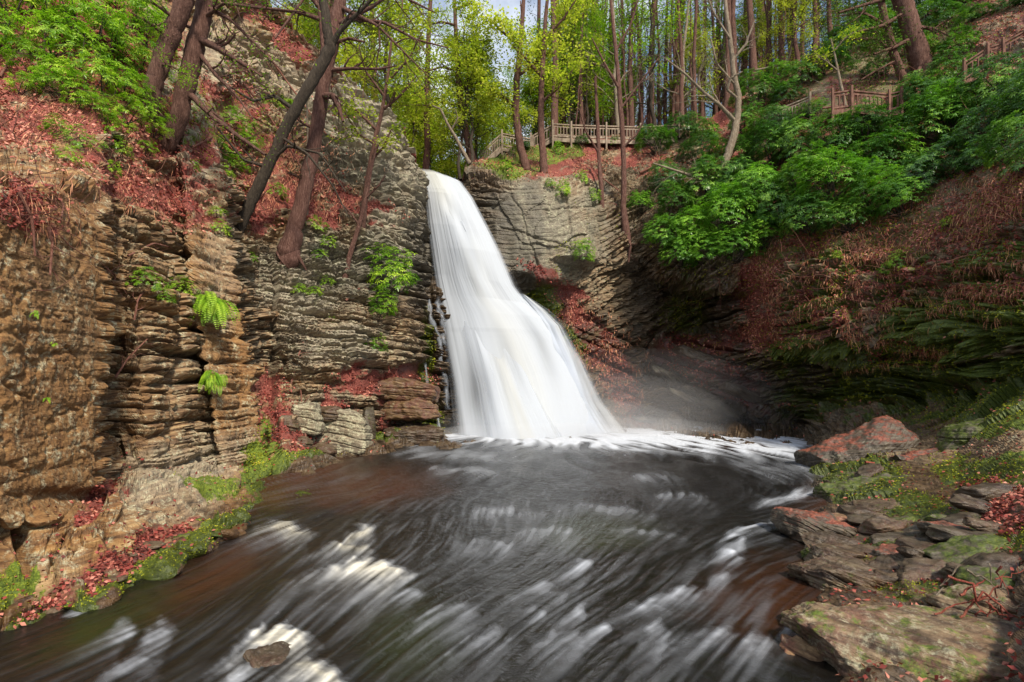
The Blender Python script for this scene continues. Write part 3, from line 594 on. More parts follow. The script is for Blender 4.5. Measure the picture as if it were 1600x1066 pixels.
# thin rills over the dark rock left of the fall
rills = [([(640,455),(652,520),(664,580),(676,635),(690,682)], 5, 25.0), ([(666,455),(676,500),(688,545),(693,590),(702,640)], 9, 26.0), ([(683,462),(690,500),(696,545),(704,590)], 11, 26.2), ([(672,320),(676,380),(681,440)], 8, 28.0)]
for i, (pl, wd, Yd) in enumerate(rills):
    a = np.array(pl, float); n_ = 120; tq = np.linspace(0, 1, n_); ti = np.linspace(0, 1, len(pl))
    cx_ = np.interp(tq, ti, a[:, 0])+2*np.sin(tq*17+i); cy_ = np.interp(tq, ti, a[:, 1]); ns = 14; V = []; cv = []
    ybs = np.array([surf(cx_[k], cy_[k]).y for k in range(n_)]); ybs = np.convolve(np.pad(ybs, 12, 'edge'), np.ones(25)/25, 'valid')-.10
    for k in range(n_):
        yb = ybs[k]
        for j in range(ns):
            s_ = j/(ns-1); px_ = cx_[k]+(s_-.5)*wd*(.6+.5*math.sin(k*.21+i)**2+.5*tq[k]); yy = yb-.05-.08*math.sin(math.pi*s_)
            V.append(P(px_, cy_[k], yy)[:])
            cv.append(.62*min(1, max(0, math.sin(math.pi*s_)*1.3*(.15+.65*float(n2(np.array([s_*6+i]), np.array([tq[k]*22]), 5)[0]))*min(1, tq[k]*8+.1))))
    V = np.array(V); li = np.arange(len(V)).reshape(n_, ns); Q = np.stack([li[:-1, :-1], li[1:, :-1], li[1:, 1:], li[:-1, 1:]], -1).reshape(-1, 4)
    mesh_np('rill', V-np.array([1, 26, 0]), Q, None, M_WHITE, fl, attrs={'cover': cv, 'cream': np.full(len(V), .1)})
# stream above the lip
SV = np.array([P(640, 272, 29.5)[:], P(726, 284, 29.8)[:], (P(735, 270, 42))[:], (P(640, 262, 42))[:]]); SV[:, 2] = SV[0, 2]-.15
tag(mesh_np('stream', SV, [(0, 1, 2, 3)], None, mW.m), kind='structure')
# spray drifting off the foot of the fall
mM = bpy.data.materials.new('spray'); mM.use_nodes = True; nn = mM.node_tree; nn.nodes.clear()
vo = nn.nodes.new('ShaderNodeVolumePrincipled'); oo = nn.nodes.new('ShaderNodeOutputMaterial'); nn.links.new(vo.outputs[0], oo.inputs['Volume'])
vo.inputs['Color'].default_value = (.95, .95, .97, 1); vo.inputs['Density'].default_value = .16; vo.inputs['Anisotropy'].default_value = .2
def ellipsoid(name, c, r, mat, n=20):
    V = []; Q = []
    for i in range(n+1):
        th = math.pi*i/n
        for j in range(2*n): ph = math.pi*j/n; V.append((r[0]*math.sin(th)*math.cos(ph), r[1]*math.sin(th)*math.sin(ph), r[2]*math.cos(th)))
    for i in range(n):
        for j in range(2*n): a = i*2*n+j; b = i*2*n+(j+1) % (2*n); Q.append((a, a+2*n, b+2*n, b))
    o = mesh_np(name, V, Q, None, mat); o.location = c; return o
for c, r, d in [((1.2, 24.4, .0), (5.4, 2.2, .7), .14), ((4.8, 25.6, .1), (5.5, 2.0, .8), .07), ((2.4, 25.6, .2), (6.2, 2.4, 1.6), .06), ((4.2, 26.4, .4), (6.8, 2.4, 2.6), .04), ((6.5, 27, .6), (8.5, 2.6, 3.6), .02)]:
    m_ = mM.copy(); m_.node_tree.nodes['Principled Volume'].inputs['Density'].default_value = d
    tag(ellipsoid('mist', c, r, m_), kind='stuff')
# ------------------------------------------------------------------ plants: tubes, leaves, trees
class MB:
    def __init__(s): s.V = []; s.Q = []; s.T = []; s.n = 0
    def add(s, V, Q, tint=0.5):
        V = np.asarray(V, float); s.V.append(V); s.Q.append(np.asarray(Q)+s.n); s.n += len(V)
        s.T.append(np.full(len(V), tint) if np.isscalar(tint) else tint)
    def tube(s, pts, rad, seg=6):
        pts = [Vector(p) for p in pts]; n = len(pts); V = []; up = Vector((.13, .31, .94))
        for i, p in enumerate(pts):
            d = (pts[min(i+1, n-1)]-pts[max(i-1, 0)]).normalized()
            a = d.cross(up); a = a.normalized() if a.length > .05 else d.cross(Vector((1, 0, 0))).normalized(); b = d.cross(a)
            for k in range(seg):
                t = 2*math.pi*k/seg; V.append(p+(a*math.cos(t)+b*math.sin(t))*rad[i])
        Q = [(i*seg+k, i*seg+(k+1) % seg, (i+1)*seg+(k+1) % seg, (i+1)*seg+k) for i in range(n-1) for k in range(seg)]
        s.add(np.array([v[:] for v in V]), Q)
    def build(s, name, mat, parent=None, link=True, smooth=True):
        if not s.n: return None
        return mesh_np(name, np.concatenate(s.V), np.concatenate(s.Q), None, mat, parent, attrs={'tint': np.concatenate(s.T)}, smooth=smooth, link=link)
def unit(a): return a/(np.linalg.norm(a, axis=-1, keepdims=True)+1e-9)
def leaves(mb, C, D, N, L, W, rng, tint=None, bend=.15):
    """two-quad folded leaves: base C, direction D, face normal N"""
    n = len(C); D = unit(D); N = unit(N-(N*D).sum(-1, keepdims=True)*D); S = np.cross(D, N)
    L = np.broadcast_to(L, (n,))[:, None]; W = np.broadcast_to(W, (n,))[:, None]
    base = C; tip = C+D*L-N*L*bend; mid = C+D*L*.52+N*L*.05
    a = mid+S*W*.5-N*W*.12; b = mid-S*W*.5-N*W*.12
    V = np.stack([base, a, mid+D*L*.02, b, tip], 1).reshape(-1, 3)
    o = np.arange(n)[:, None]*5
    Q = np.concatenate([o+np.array([[0, 1, 4, 2]]), o+np.array([[0, 2, 4, 3]])])
    t = rng.uniform(0, 1, n) if tint is None else tint
    mb.add(V, Q, np.repeat(t, 5))
def rdir(rng, n):
    v = rng.normal(size=(n, 3)); return unit(v)
def whorls(mb, C, A, rng, L, k=8, droop=.35, tint=None, wl=.3):
    n = len(C); A = unit(A); t0 = rng.uniform(0, 6.28, n); r = unit(np.cross(A, rng.normal(size=(n, 3)))); q = np.cross(A, r)
    for i in range(k):
        th = t0+i*2*math.pi/k+rng.uniform(-.2, .2, n); d = r*np.cos(th)[:, None]+q*np.sin(th)[:, None]
        up = rng.uniform(-droop, .75*droop+.15, n)[:, None]; dd = d+A*up
        ti = (rng.uniform(.2, .7, n) if tint is None else tint+rng.uniform(-.15, .15, n))
        leaves(mb, C+d*L*.06, dd, A+d*.3, L*rng.uniform(.7, 1.1, n), L*wl, rng, ti, .22)
def branch(mb, p, d, L, r, rng, lev, tips, kink=.25, seg=5, grav=0., nb=4, up=.15, ratio=.55):
    n = max(4, int(5+lev*2)); pts = [Vector(p)]; d = Vector(d).normalized()
    for i in range(n):
        d = (d+Vector(rng.normal(size=3))*kink*.45+Vector((0, 0, grav))).normalized(); pts.append(pts[-1]+d*L/n)
    rad = [r*(1-.8*i/n) for i in range(n+1)]
    mb.tube(pts, rad, seg)
    if lev <= 0:
        tips.append(pts); return
    for j in range(nb):
        f = .25+.72*(j+rng.uniform(0, .8))/nb; k = min(int(f*n), n-1); q = pts[k].lerp(pts[k+1], f*n-k)
        dm = (pts[k+1]-pts[k]).normalized(); o = Vector(rng.normal(size=3)); o = (o-dm*o.dot(dm)).normalized()
        branch(mb, q, dm*.7+o*.75+Vector((0, 0, up)), L*ratio*rng.uniform(.6, 1.1), max(rad[k]*.55, .004), rng, lev-1, tips, kink*1.15, max(3, seg-1), grav, nb, up, ratio)
    tips.append(pts[-3:])
def tip_leaves(mb, tips, rng, per, L, W, spread=.25, flat=.6):
    C = []; D = []
    for pts in tips:
        for _ in range(per):
            f = rng.uniform(.15, 1)*(len(pts)-1); k = min(int(f), len(pts)-2); q = pts[k].lerp(pts[k+1], f-k)
            C.append(q[:]); D.append((pts[k+1]-pts[k]).normalized()[:])
    if not C: return
    C = np.array(C); D = np.array(D); n = len(C); C = C+rng.normal(size=(n, 3))*spread*np.array([1, 1, .6])
    N = rdir(rng, n)*(1-flat)+np.array([0, 0, flat]); dd = unit(D*.5+rdir(rng, n)*np.array([1, 1, .5]))
    cl = n3(C[:, 0]*1.1, C[:, 1]*1.1, C[:, 2]*1.1, 7)
    leaves(mb, C, dd, N, L*rng.uniform(.6, 1.3, n), W*rng.uniform(.7, 1.2, n), rng, np.clip(.1+.8*cl+rng.uniform(-.25, .25, n), 0, 1))

def trunk_pts(rng, H, lean=.05, wob=.12, n=14):
    a = rng.uniform(0, 6.28); L = Vector((math.cos(a), math.sin(a), 0))*lean*H; pts = []
    ox = oy = 0.
    for i in range(n+1):
        f = i/n; ox += rng.normal()*wob*.5; oy += rng.normal()*wob*.5
        pts.append(Vector((L.x*f*f+ox*(f > 0), L.y*f*f+oy*(f > 0), H*f)))
    return pts
def trunk_rad(r, n=14, flare=.5): return [r*((1-.78*i/n)+flare*math.exp(-i*1.6)) for i in range(n+1)]

def make_tree(kind, seed, H, r):
    """one tree standing at its own origin: trunk, limbs and, for most kinds, a crown of leaf clusters"""
    rng = np.random.default_rng(seed); root = empty({'spring': 'spring_tree', 'conifer': 'hemlock_tree', 'bare': 'bare_tree', 'pole': 'bare_tree'}[kind], (0, 0, 0))
    tb = MB(); bb = MB(); lb = MB(); pts = trunk_pts(rng, H, .04, .16 if kind != 'spring' else .25); rad = trunk_rad(r); tb.tube(pts, rad, 9); tips = []
    bark = M_BARK
    def at_(f): k = min(int(f*14), 13); return pts[k].lerp(pts[k+1], f*14-k)
    if kind == 'spring':
        for i in range(26):
            f = rng.uniform(.18, 1.0); a = i*2.4; L = H*.24*(1.15-f*.75)
            branch(bb, at_(min(f, .999)), (math.cos(a), math.sin(a), rng.uniform(.25, .8)), L, r*.34*(1.1-f), rng, 2, tips, .3, 5, .02, 4)
        tip_leaves(lb, tips, rng, 13, .15, .105, .24); bark = M_BARKD
    elif kind == 'conifer':
        for i in range(64):
            f = rng.uniform(.28, 1.0); a = i*2.4; L = H*.20*(1.2-f)
            branch(bb, at_(min(f, .999)), (math.cos(a), math.sin(a), rng.uniform(-.15, .25)), L, r*.16*(1.15-f), rng, 1, tips, .22, 4, -.05, 6, -.05)
        tip_leaves(lb, tips, rng, 13, .20, .07, .15, .75)
    elif kind == 'bare':
        for i in range(15):
            f = rng.uniform(.15, 1.0); a = i*2.4; L = H*.26*(1.15-f*.8)
            branch(bb, at_(min(f, .999)), (math.cos(a), math.sin(a), rng.uniform(.1, .9)), L, r*.36*(1.15-f), rng, 2, tips, .4, 4, .01, 4)
        bark = M_BARKR if seed % 2 else M_BARKP
    else:
        for i in range(22):
            f = rng.uniform(.12, 1.0); a = i*2.4; L = rng.uniform(.8, 2.4)
            branch(bb, at_(min(f, .999)), (math.cos(a), math.sin(a), rng.uniform(-.25, .3)), L, .022, rng, 1, tips, .35, 3, -.02, 3)
        tip_leaves(lb, [t for t in tips if t[0].z > H*.45], rng, 5, .2, .08, .3, .6)
    tb.build('trunk', bark, root); bb.build('branches', bark, root)
    if lb.n: lb.build('crown', {'spring': M_SPRING if seed % 3 else M_GREEN, 'conifer': M_DARKLEAF if seed % 2 else M_GREEN}.get(kind, M_DARKLEAF), root)
    return root
PROT = {'spring': [make_tree('spring', s, h, r) for s, h, r in ((101, 13, .14), (102, 16, .17), (103, 11, .12))],
        'conifer': [make_tree('conifer', s, h, r) for s, h, r in ((201, 21, .26), (202, 24, .30), (203, 17, .2))],
        'bare': [make_tree('bare', s, h, r) for s, h, r in ((301, 12, .12), (302, 14, .13), (303, 9, .09))],
        'pole': [make_tree('pole', s, h, r) for s, h, r in ((401, 22, .20), (402, 25, .27), (403, 20, .15))]}
USED = set(); CNT = [0]
def put_tree(kind, v, x, y, z, rot, s, lab, grp=None, tilt=(0, 0)):
    proto = PROT[kind][v % 3]
    if proto.name in USED: o = copy_tree(proto, (x, y, z), (tilt[0], tilt[1], rot), s)
    else: o = proto; USED.add(proto.name); o.location = (x, y, z); o.rotation_euler = (tilt[0], tilt[1], rot); o.scale = (s,)*3
    for k in ('label', 'group'):
        if k in o: del o[k]
    tag(o, lab, 'tree', grp); return o
rt = np.random.default_rng(55)
def grow_field(n, kinds, px0, px1, b0, b1, s0, s1, lab, grp):
    """scatter trees over the plateau behind the ridge, between two distances from the ridge"""
    k = 0
    for i in range(n):
        px_ = px0+(px1-px0)*(i+rt.uniform(.1, .9))/n; c = int((px_+250)/STEP); t0 = top[:, c]; b = b0+(b1-b0)*rt.uniform()**1.3
        y = t0[1]+b; x = t0[0]*(1+b/t0[1]*.9); z = ground_z(x, y, px_)
        kd = kinds[i % len(kinds)]; sx_ = rt.uniform(s0, s1)
        if 728 < px_ < 842:
            if kd != 'spring': continue
            sx_ = min(sx_, .62)
        put_tree(kd, int(rt.integers(3)), x, y, z-.2, rt.uniform(0, 6.3), sx_, lab[kd], grp[kd], (rt.normal()*.03, rt.normal()*.03))
LB = {'pole': 'tall straight brown trunk in the forest stand behind the boardwalk', 'bare': 'leafless grey twiggy tree in the forest behind the gorge rim', 'spring': 'yellow-green young tree in new leaf behind the top of the waterfall', 'conifer': 'tall green hemlock with sparse drooping boughs behind the gorge rim'}
GB = {'pole': 'straight trunks behind the boardwalk', 'bare': 'bare trees behind the rim', 'spring': 'yellow-green trees in new leaf behind the rim', 'conifer': 'hemlocks behind the rim'}
grow_field(22, ['spring'], 700, 950, 1.5, 13, .6, .95, LB, GB)
grow_field(20, ['spring', 'spring', 'conifer'], 430, 700, 3, 26, .8, 1.15, LB, GB)
grow_field(12, ['spring'], 630, 760, 10, 30, .7, 1.0, LB, GB)
grow_field(26, ['pole'], 840, 1230, 1.0, 14, .9, 1.15, LB, GB)
grow_field(50, ['pole', 'pole', 'pole', 'conifer'], 800, 1300, 12, 50, .85, 1.2, LB, GB)
grow_field(44, ['pole'], 900, 1270, .5, 20, .55, .85, LB, GB)
grow_field(30, ['bare', 'bare', 'bare', 'spring'], 880, 1260, .5, 12, .7, 1.2, LB, GB)
grow_field(16, ['conifer', 'spring'], 830, 1010, 14, 45, .8, 1.1, LB, GB)
LR = dict(LB); LR['conifer'] = 'dark green hemlock on shaded hillside above upper railing'; LR['spring'] = 'green leafy tree on the shaded hillside above the upper railing'
GR = dict(GB); GR['conifer'] = 'dark hemlocks on the right hillside'; GR['spring'] = 'leafy trees on the right hillside'
grow_field(22, ['conifer', 'conifer', 'spring'], 1230, 1750, .5, 22, .8, 1.15, LR, GR)

# ------------------------------------------------------------------ the trees one can pick out, drawn along their own trunks
def limb(mb, pts, seg=10, extra=None):
    """pts (px, py, Y, width in photo pixels) -> a wobbling tapered limb; returns points"""
    a = np.array(pts, float); n = max(8, 6*len(pts)); t = np.linspace(0, 1, n); ti = np.linspace(0, 1, len(pts))
    v = [np.interp(t, ti, a[:, k]) for k in range(4)]
    rg_ = np.random.default_rng(int(abs(a[0, 0]*7+a[0, 1]*3)) % 9999); o = []; r = []
    for i in range(n):
        wv = v[3][i]; o.append(P(v[0][i]+rg_.normal()*wv*.035, v[1][i], v[2][i])); r.append(wv/2/F*v[2][i]*(1+.025*rg_.normal()))
    mb.tube(o, r, seg); return o
def named_tree(name, label, cat, trunks, limbs, bark, twig=(2, 5), leafmat=None, seed=1, per=10, LW=(.10, .05), sp=.12, group=None, tw=1.0, up=.1):
    rng = np.random.default_rng(seed); b0 = trunks[0][0]; base = surf(b0[0], b0[1]) if b0[1] > -300 else P(*b0[:3])
    dy = float(np.clip(base.y-b0[2]-.15, -6, 6)) if b0[1] > -300 else 0.
    mv = lambda ls: [[(a[0], a[1], a[2]+dy, a[3]) for a in l_] for l_ in ls]
    limbs = mv(limbs); trunks = mv(trunks); a0 = trunks[0][0]; trunks[0] = [(a0[0]-(trunks[0][1][0]-a0[0])*.35, a0[1]-(trunks[0][1][1]-a0[1])*.35, a0[2]+.1, a0[3]*1.15)]+trunks[0] if name != 'fallen_branch' else trunks[0]
    root = empty(name, base); tb = MB(); bb = MB(); lb = MB(); tips = []
    for t_ in trunks: limb(tb, t_, 12)
    if trunks[0][1][3] >= 19:
        q0 = P(*trunks[0][1][:3]); rr = trunks[0][1][3]/2/F*trunks[0][1][2]
        for k in range(4):
            a = k*1.6+.3; branch(tb, q0+Vector((0, 0, .1)), (math.cos(a), math.sin(a)*.7-.3, -.55-.3*(k % 2)), rr*2.6, rr*.32, rng, 0, [], .45, 6, -.05, 2)
    one = name == 'fallen_branch'; parts = []
    for l_ in limbs:
        bb = tb if one else MB()
        if not one: parts.append(bb)
        pts = limb(bb, l_, 6); L = (pts[-1]-pts[0]).length
        for j in range(twig[1]):
            f = .2+.78*(j+rng.uniform(0, .9))/twig[1]; k = min(int(f*(len(pts)-1)), len(pts)-2); d = (pts[k+1]-pts[k]).normalized(); o = Vector(rng.normal(size=3)); o = (o-d*o.dot(d)).normalized()
            r0 = l_[0][3]/2/F*l_[0][2]
            branch(bb, pts[k], d*.8+o*.7+Vector((0, 0, up)), max(.35, min(L*.42, 2.2))*tw*rng.uniform(.6, 1.1), max(.006, r0*(1-f)*.6+.004), rng, twig[0]-1, tips, .35, 4, 0, 3)
    if leafmat: tip_leaves(lb, tips, rng, per, LW[0], LW[1], sp)
    if one:
        for v in tb.V: v -= np.array(base[:])
        bpy.data.objects.remove(root); root = tb.build(name, bark); root.location = base; return tag(root, label, cat, group)
    for m_, nm, mt in [(tb, 'trunk', bark)]+[(b_, 'branch', bark) for b_ in parts]+[(lb, 'foliage', leafmat)]:
        if m_.n:
            for v in m_.V: v -= np.array(base[:])
            m_.build(nm, mt, root)
    return tag(root, label, cat, group)
named_tree('hemlock_tree', 'leaning reddish hemlock trunk, left one of the close pair at upper left', 'tree',
  [[(232,168,12.6,27),(243,120,12.6,26),(262,70,12.6,26),(282,20,12.5,25),(310,-60,12.4,24),(350,-200,12.2,18)]],
  [[(262,62,12.6,6),(240,40,12.2,4),(205,20,11.8,2)], [(275,30,12.5,6),(240,5,12,4),(200,-10,11.6,2)], [(290,0,12.5,6),(340,-20,12.2,3),(380,-10,12,2)], [(250,100,12.5,4),(270,104,12.3,3),(292,118,12.2,2)]], M_BARK, (2, 6), M_GREEN, 5, 16, (.07, .03), .12)
named_tree('hemlock_tree', 'thick hemlock trunk with long dead limbs, right one of the close pair at upper left', 'tree',
  [[(262,222,13.2,26),(280,185,13.2,26),(292,130,13.1,27),(304,80,13,27),(316,30,13,25),(330,-60,12.9,24),(350,-200,12.8,18)]],
  [[(308,60,13,13),(340,75,12.7,9),(380,100,12.5,6),(410,120,12.4,3)], [(300,150,13.1,11),(335,185,12.9,8),(375,215,12.8,6),(415,242,12.6,4)], [(312,85,13,8),(340,120,12.8,6),(370,150,12.6,4),(395,185,12.4,2)],
   [(316,30,13,8),(350,5,12.6,5),(400,12,12.4,4),(470,18,12.2,2)], [(320,10,13,8),(360,30,12.7,5),(400,70,12.5,4),(440,110,12.2,2)], [(300,45,13,5),(270,30,12.8,4),(240,42,12.6,2)]], M_BARK, (2, 7), M_GREEN, 6, 5, (.07, .03), .10)
named_tree('hemlock_tree', 'tall reddish hemlock rising from the ledge left of the waterfall, forking near the top edge', 'tree',
  [[(452,392,17.4,34),(462,352,17.4,24),(478,290,17.3,22),(490,230,17.2,21),(500,170,17.2,21),(508,110,17.1,22),(520,60,17,21),(532,0,17,18),(545,-90,17,15),(560,-200,16.9,11)],
   [(508,100,17.1,14),(506,50,17,12),(500,0,17,11),(496,-90,17,8)]],
  [[(524,40,17,11),(548,28,16.8,8),(580,12,16.6,6),(610,-10,16.4,4)], [(548,30,16.8,6),(600,35,16.4,5),(650,62,16,3),(700,75,15.8,2)], [(520,68,17,7),(545,60,16.8,5),(570,66,16.6,3)], [(514,110,17.1,7),(550,107,16.8,5),(590,108,16.5,4),(620,103,16.3,2)],
   [(503,150,17.1,11),(520,150,16.8,10),(530,168,16.7,8),(536,190,16.6,4)], [(500,30,17,8),(470,20,16.8,5),(420,14,16.5,4),(380,5,16.3,2)], [(498,10,17,8),(480,-10,16.8,5),(430,60,16.3,3)], [(530,10,17,8),(590,40,16.2,4),(640,90,15.8,2),(670,120,15.6,1.5)],
   [(480,275,17.3,5),(470,278,17.1,4),(450,270,17,3)], [(496,205,17.2,6),(470,190,17,4),(430,150,16.6,3),(400,140,16.4,2)], [(540,-30,17,9),(620,-10,16.4,5),(680,20,16,2)]], M_BARKR, (2, 8), M_DARKLEAF, 7, 3, (.07, .03), .1)
named_tree('leaning_tree', 'dark bare trunk leaning steeply right across the reddish hemlock', 'tree',
  [[(374,352,16.4,19),(400,300,16.3,18),(424,250,16.2,17),(448,195,16.1,17),(474,150,16,17),(500,105,16,18),(516,76,16,18),(512,50,15.9,15),(505,0,15.8,13),(500,-100,15.6,9)]],
  [[(516,76,16,11),(530,50,15.8,8),(560,20,15.6,6),(600,-20,15.3,4)], [(460,172,16,7),(430,150,15.8,5),(395,158,15.6,4),(350,130,15.4,2)], [(425,250,16.2,6),(450,228,16,5),(500,240,15.8,3),(540,300,15.5,2)],
   [(440,215,16.1,5),(480,240,15.8,4),(520,290,15.5,3),(545,340,15.3,1.5)], [(420,262,16.2,6),(380,250,15.9,4),(340,200,15.6,3),(310,180,15.4,1.5)]], M_BARKD, (2, 6), None, 8)
named_tree('sapling', 'slim grey-brown tree standing on the ledge just left of the waterfall lip', 'tree',
  [[(566,345,20.5,12),(572,300,20.5,9),(578,260,20.4,8),(588,210,20.4,7),(597,175,20.3,6),(606,120,20.2,5),(612,60,20.1,3)]],
  [[(580,250,20.4,5),(600,230,20.2,4),(612,200,20,2)], [(590,205,20.4,5),(565,180,20.2,4),(548,165,20,2)], [(598,172,20.3,5),(625,150,20,4),(650,120,19.8,2)], [(600,150,20.3,4),(570,110,20,3),(560,70,19.8,2)], [(604,130,20.2,4),(640,90,19.8,3),(660,50,19.6,1.5)], [(585,225,20.4,4),(560,210,20.1,3),(535,170,19.9,1.5)]], M_BARK, (3, 7), M_SPRING, 9, 3, (.13, .09), .2, tw=1.25, up=.35)
named_tree('sapling', 'thin crooked stem leaning right above the yellow shrub', 'tree',
  [[(540,432,19.6,9),(546,400,19.5,8),(562,350,19.4,7),(574,300,19.3,6),(580,265,19.2,4),(590,225,19.1,2)]],
  [[(560,350,19.4,4),(545,330,19.2,3),(530,315,19,2)], [(572,310,19.3,4),(592,290,19.1,3),(602,275,19,2)]], M_BARKR, (2, 5), None, 10)
named_tree('sapling', 'slender straight stem on the leafy ledge beneath the grey cliff', 'tree',
  [[(480,330,18.7,4),(482,250,18.7,4),(480,180,18.6,3),(478,120,18.5,2)]], [[(481,220,18.7,3),(495,190,18.5,2),(500,160,18.4,1)]], M_BARKP, (2, 5), None, 11)
named_tree('crooked_tree', 'crooked pale bare tree arching over the dense rhododendrons on the right', 'tree',
  [[(1120,322,27.6,12),(1124,295,27.6,10),(1132,255,27.5,12),(1146,215,27.4,12),(1153,180,27.4,10),(1154,150,27.3,9),(1146,115,27.2,8),(1142,70,27.1,7),(1135,20,27,6),(1128,-40,27,4)]],
  [[(1147,188,27.4,7),(1125,165,27,6),(1100,145,26.6,5),(1070,115,26.2,4),(1040,92,26,2)], [(1153,155,27.3,5),(1136,140,27,4),(1142,122,26.8,3),(1160,112,26.6,2)], [(1144,95,27.2,5),(1165,70,27,4),(1180,30,26.8,2)],
   [(1120,290,27.6,6),(1095,280,27.2,5),(1060,268,26.8,4),(1020,255,26.4,2)], [(1124,280,27.6,4),(1110,300,27.2,3),(1095,312,27,2)], [(1146,130,27.2,4),(1120,100,26.8,3),(1110,60,26.5,2)], [(1140,60,27,4),(1115,20,26.6,3),(1100,-20,26.4,2)]], M_BARKP, (3, 8), None, 12, tw=1.2)
named_tree('slim_tree', 'pair of thin reddish trunks with exposed roots beside the brown boulder face', 'tree',
  [[(978,362,29.5,12),(974,320,29.5,9),(975,260,29.4,8),(972,200,29.3,8),(966,120,29.2,7),(958,40,29.2,5),(950,-40,29.1,3)], [(942,352,29.9,8),(940,300,29.8,7),(936,250,29.8,6),(934,200,29.8,6),(930,120,29.8,4)]],
  [[(978,362,29.5,7),(985,385,29.2,5),(982,410,29.1,3)], [(976,362,29.5,7),(960,380,29.2,5),(950,395,29.1,3)], [(974,230,29.3,4),(995,210,29,3),(1010,180,28.8,2)], [(968,140,29.2,5),(945,100,28.9,4),(925,60,28.7,2)], [(970,170,29.2,4),(1000,130,28.9,3),(1030,90,28.6,2)], [(936,240,29.8,4),(915,205,29.5,3),(905,170,29.3,2)], [(962,80,29.2,4),(985,40,29,3),(1000,-10,28.8,2)]], M_BARKR, (2, 7), None, 13, tw=.9)
named_tree('hemlock_tree', 'thick dark hemlock trunk rising behind the deck on the right hillside', 'tree',
  [[(1440,105,30,30),(1428,60,30,27),(1415,20,30,26),(1400,-30,30,24),(1380,-120,30,20)]], [[(1425,60,30,7),(1395,75,29.5,5),(1365,85,29,3)], [(1415,20,30,7),(1380,40,29.4,5),(1340,50,28.8,3)], [(1405,-10,30,7),(1360,5,29.2,5),(1310,20,28.5,3)], [(1420,40,30,6),(1460,45,29.5,4),(1490,60,29.2,2)]], M_BARK, (2, 8), M_DARKLEAF, 14, 14, (.16, .06), .25)
named_tree('hemlock_tree', 'dark leaning trunk left of the thick hemlock on the right hillside', 'tree',
  [[(1412,125,29.5,13),(1402,100,29.5,12),(1392,70,29.5,11),(1380,20,29.4,10),(1370,-40,29.4,9)]], [[(1395,80,29.5,5),(1365,60,29,4),(1330,62,28.6,2)], [(1385,40,29.4,5),(1350,20,29,4),(1310,25,28.5,2)], [(1400,95,29.5,4),(1370,110,29,3),(1345,125,28.6,2)]], M_BARK, (2, 8), M_DARKLEAF, 15, 14, (.16, .06), .25)
named_tree('sapling', 'thin pale mossy stem crossing in front of the wooden deck', 'tree',
  [[(1326,192,26.5,5),(1320,160,26.4,5),(1312,125,26.4,4),(1305,90,26.4,3),(1298,60,26.3,2)]], [[(1308,110,26.4,3),(1290,95,26.2,2),(1275,88,26,1)], [(1303,80,26.4,3),(1320,60,26.2,2),(1335,50,26,1)]], M_BARKP, (2, 6), M_SPRING, 16, 8, (.14, .09), .25)
named_tree('sapling', 'slim trunk in front of the railing at the left end of the boardwalk', 'tree',
  [[(822,262,34,14),(812,225,34,12),(806,180,34,11),(808,120,33.8,10),(814,60,33.6,8),(818,0,33.4,6)]], [[(808,170,34,6),(785,150,33.6,4),(765,140,33.2,2)], [(808,120,34,6),(835,100,33.6,4),(860,80,33.2,2)], [(812,70,33.8,6),(785,50,33.4,4),(765,30,33,2)]], M_BARK, (3, 7), M_SPRING, 17, 9, (.17, .12), .3, tw=1.2)
named_tree('sapling', 'dark trunk rooted on the rim below the boardwalk stairs', 'tree',
  [[(850,268,33.5,13),(848,235,33.5,11),(845,190,33.5,10),(846,140,33.4,9),(850,60,33.2,7),(856,-10,33,5)]], [[(846,160,33.5,5),(870,140,33,4),(895,110,32.8,2)], [(847,120,33.5,5),(820,90,33,4),(800,70,32.8,2)], [(850,60,33.3,5),(880,30,33,4),(900,0,32.8,2)]], M_BARK, (3, 7), M_SPRING, 18, 8, (.17, .12), .3, tw=1.2)
named_tree('hemlock_tree', 'slim tall tree with layered boughs standing directly behind the waterfall lip', 'tree',
  [[(740,262,38,13),(732,225,38,12),(722,180,38,11),(716,120,38,9),(713,60,38,7),(710,0,38,5),(708,-50,38,3)]], [[(716,110,38,4),(690,105,37.5,3),(665,112,37,2)], [(714,70,38,4),(740,62,37.5,3),(762,66,37,2)], [(713,40,38,4),(690,34,37.5,3),(668,40,37,2)], [(711,15,38,4),(735,6,37.5,3),(750,8,37,2)], [(717,140,38,4),(745,130,37.5,3),(770,136,37,2)], [(720,165,38,4),(690,160,37.5,3),(665,165,37,2)]], M_BARK, (2, 8), M_SPRING, 19, 12, (.17, .09), .25)
named_tree('fallen_sapling', 'dead pale sapling leaning left across the gap behind the waterfall', 'tree',
  [[(728,245,36,6),(712,215,35.8,5),(700,195,35.6,4),(688,170,35.4,3),(675,165,35.2,2)]], [[(705,205,35.7,3),(715,185,35.4,2),(712,170,35.2,1)]], M_BARKP, (2, 4), None, 20)

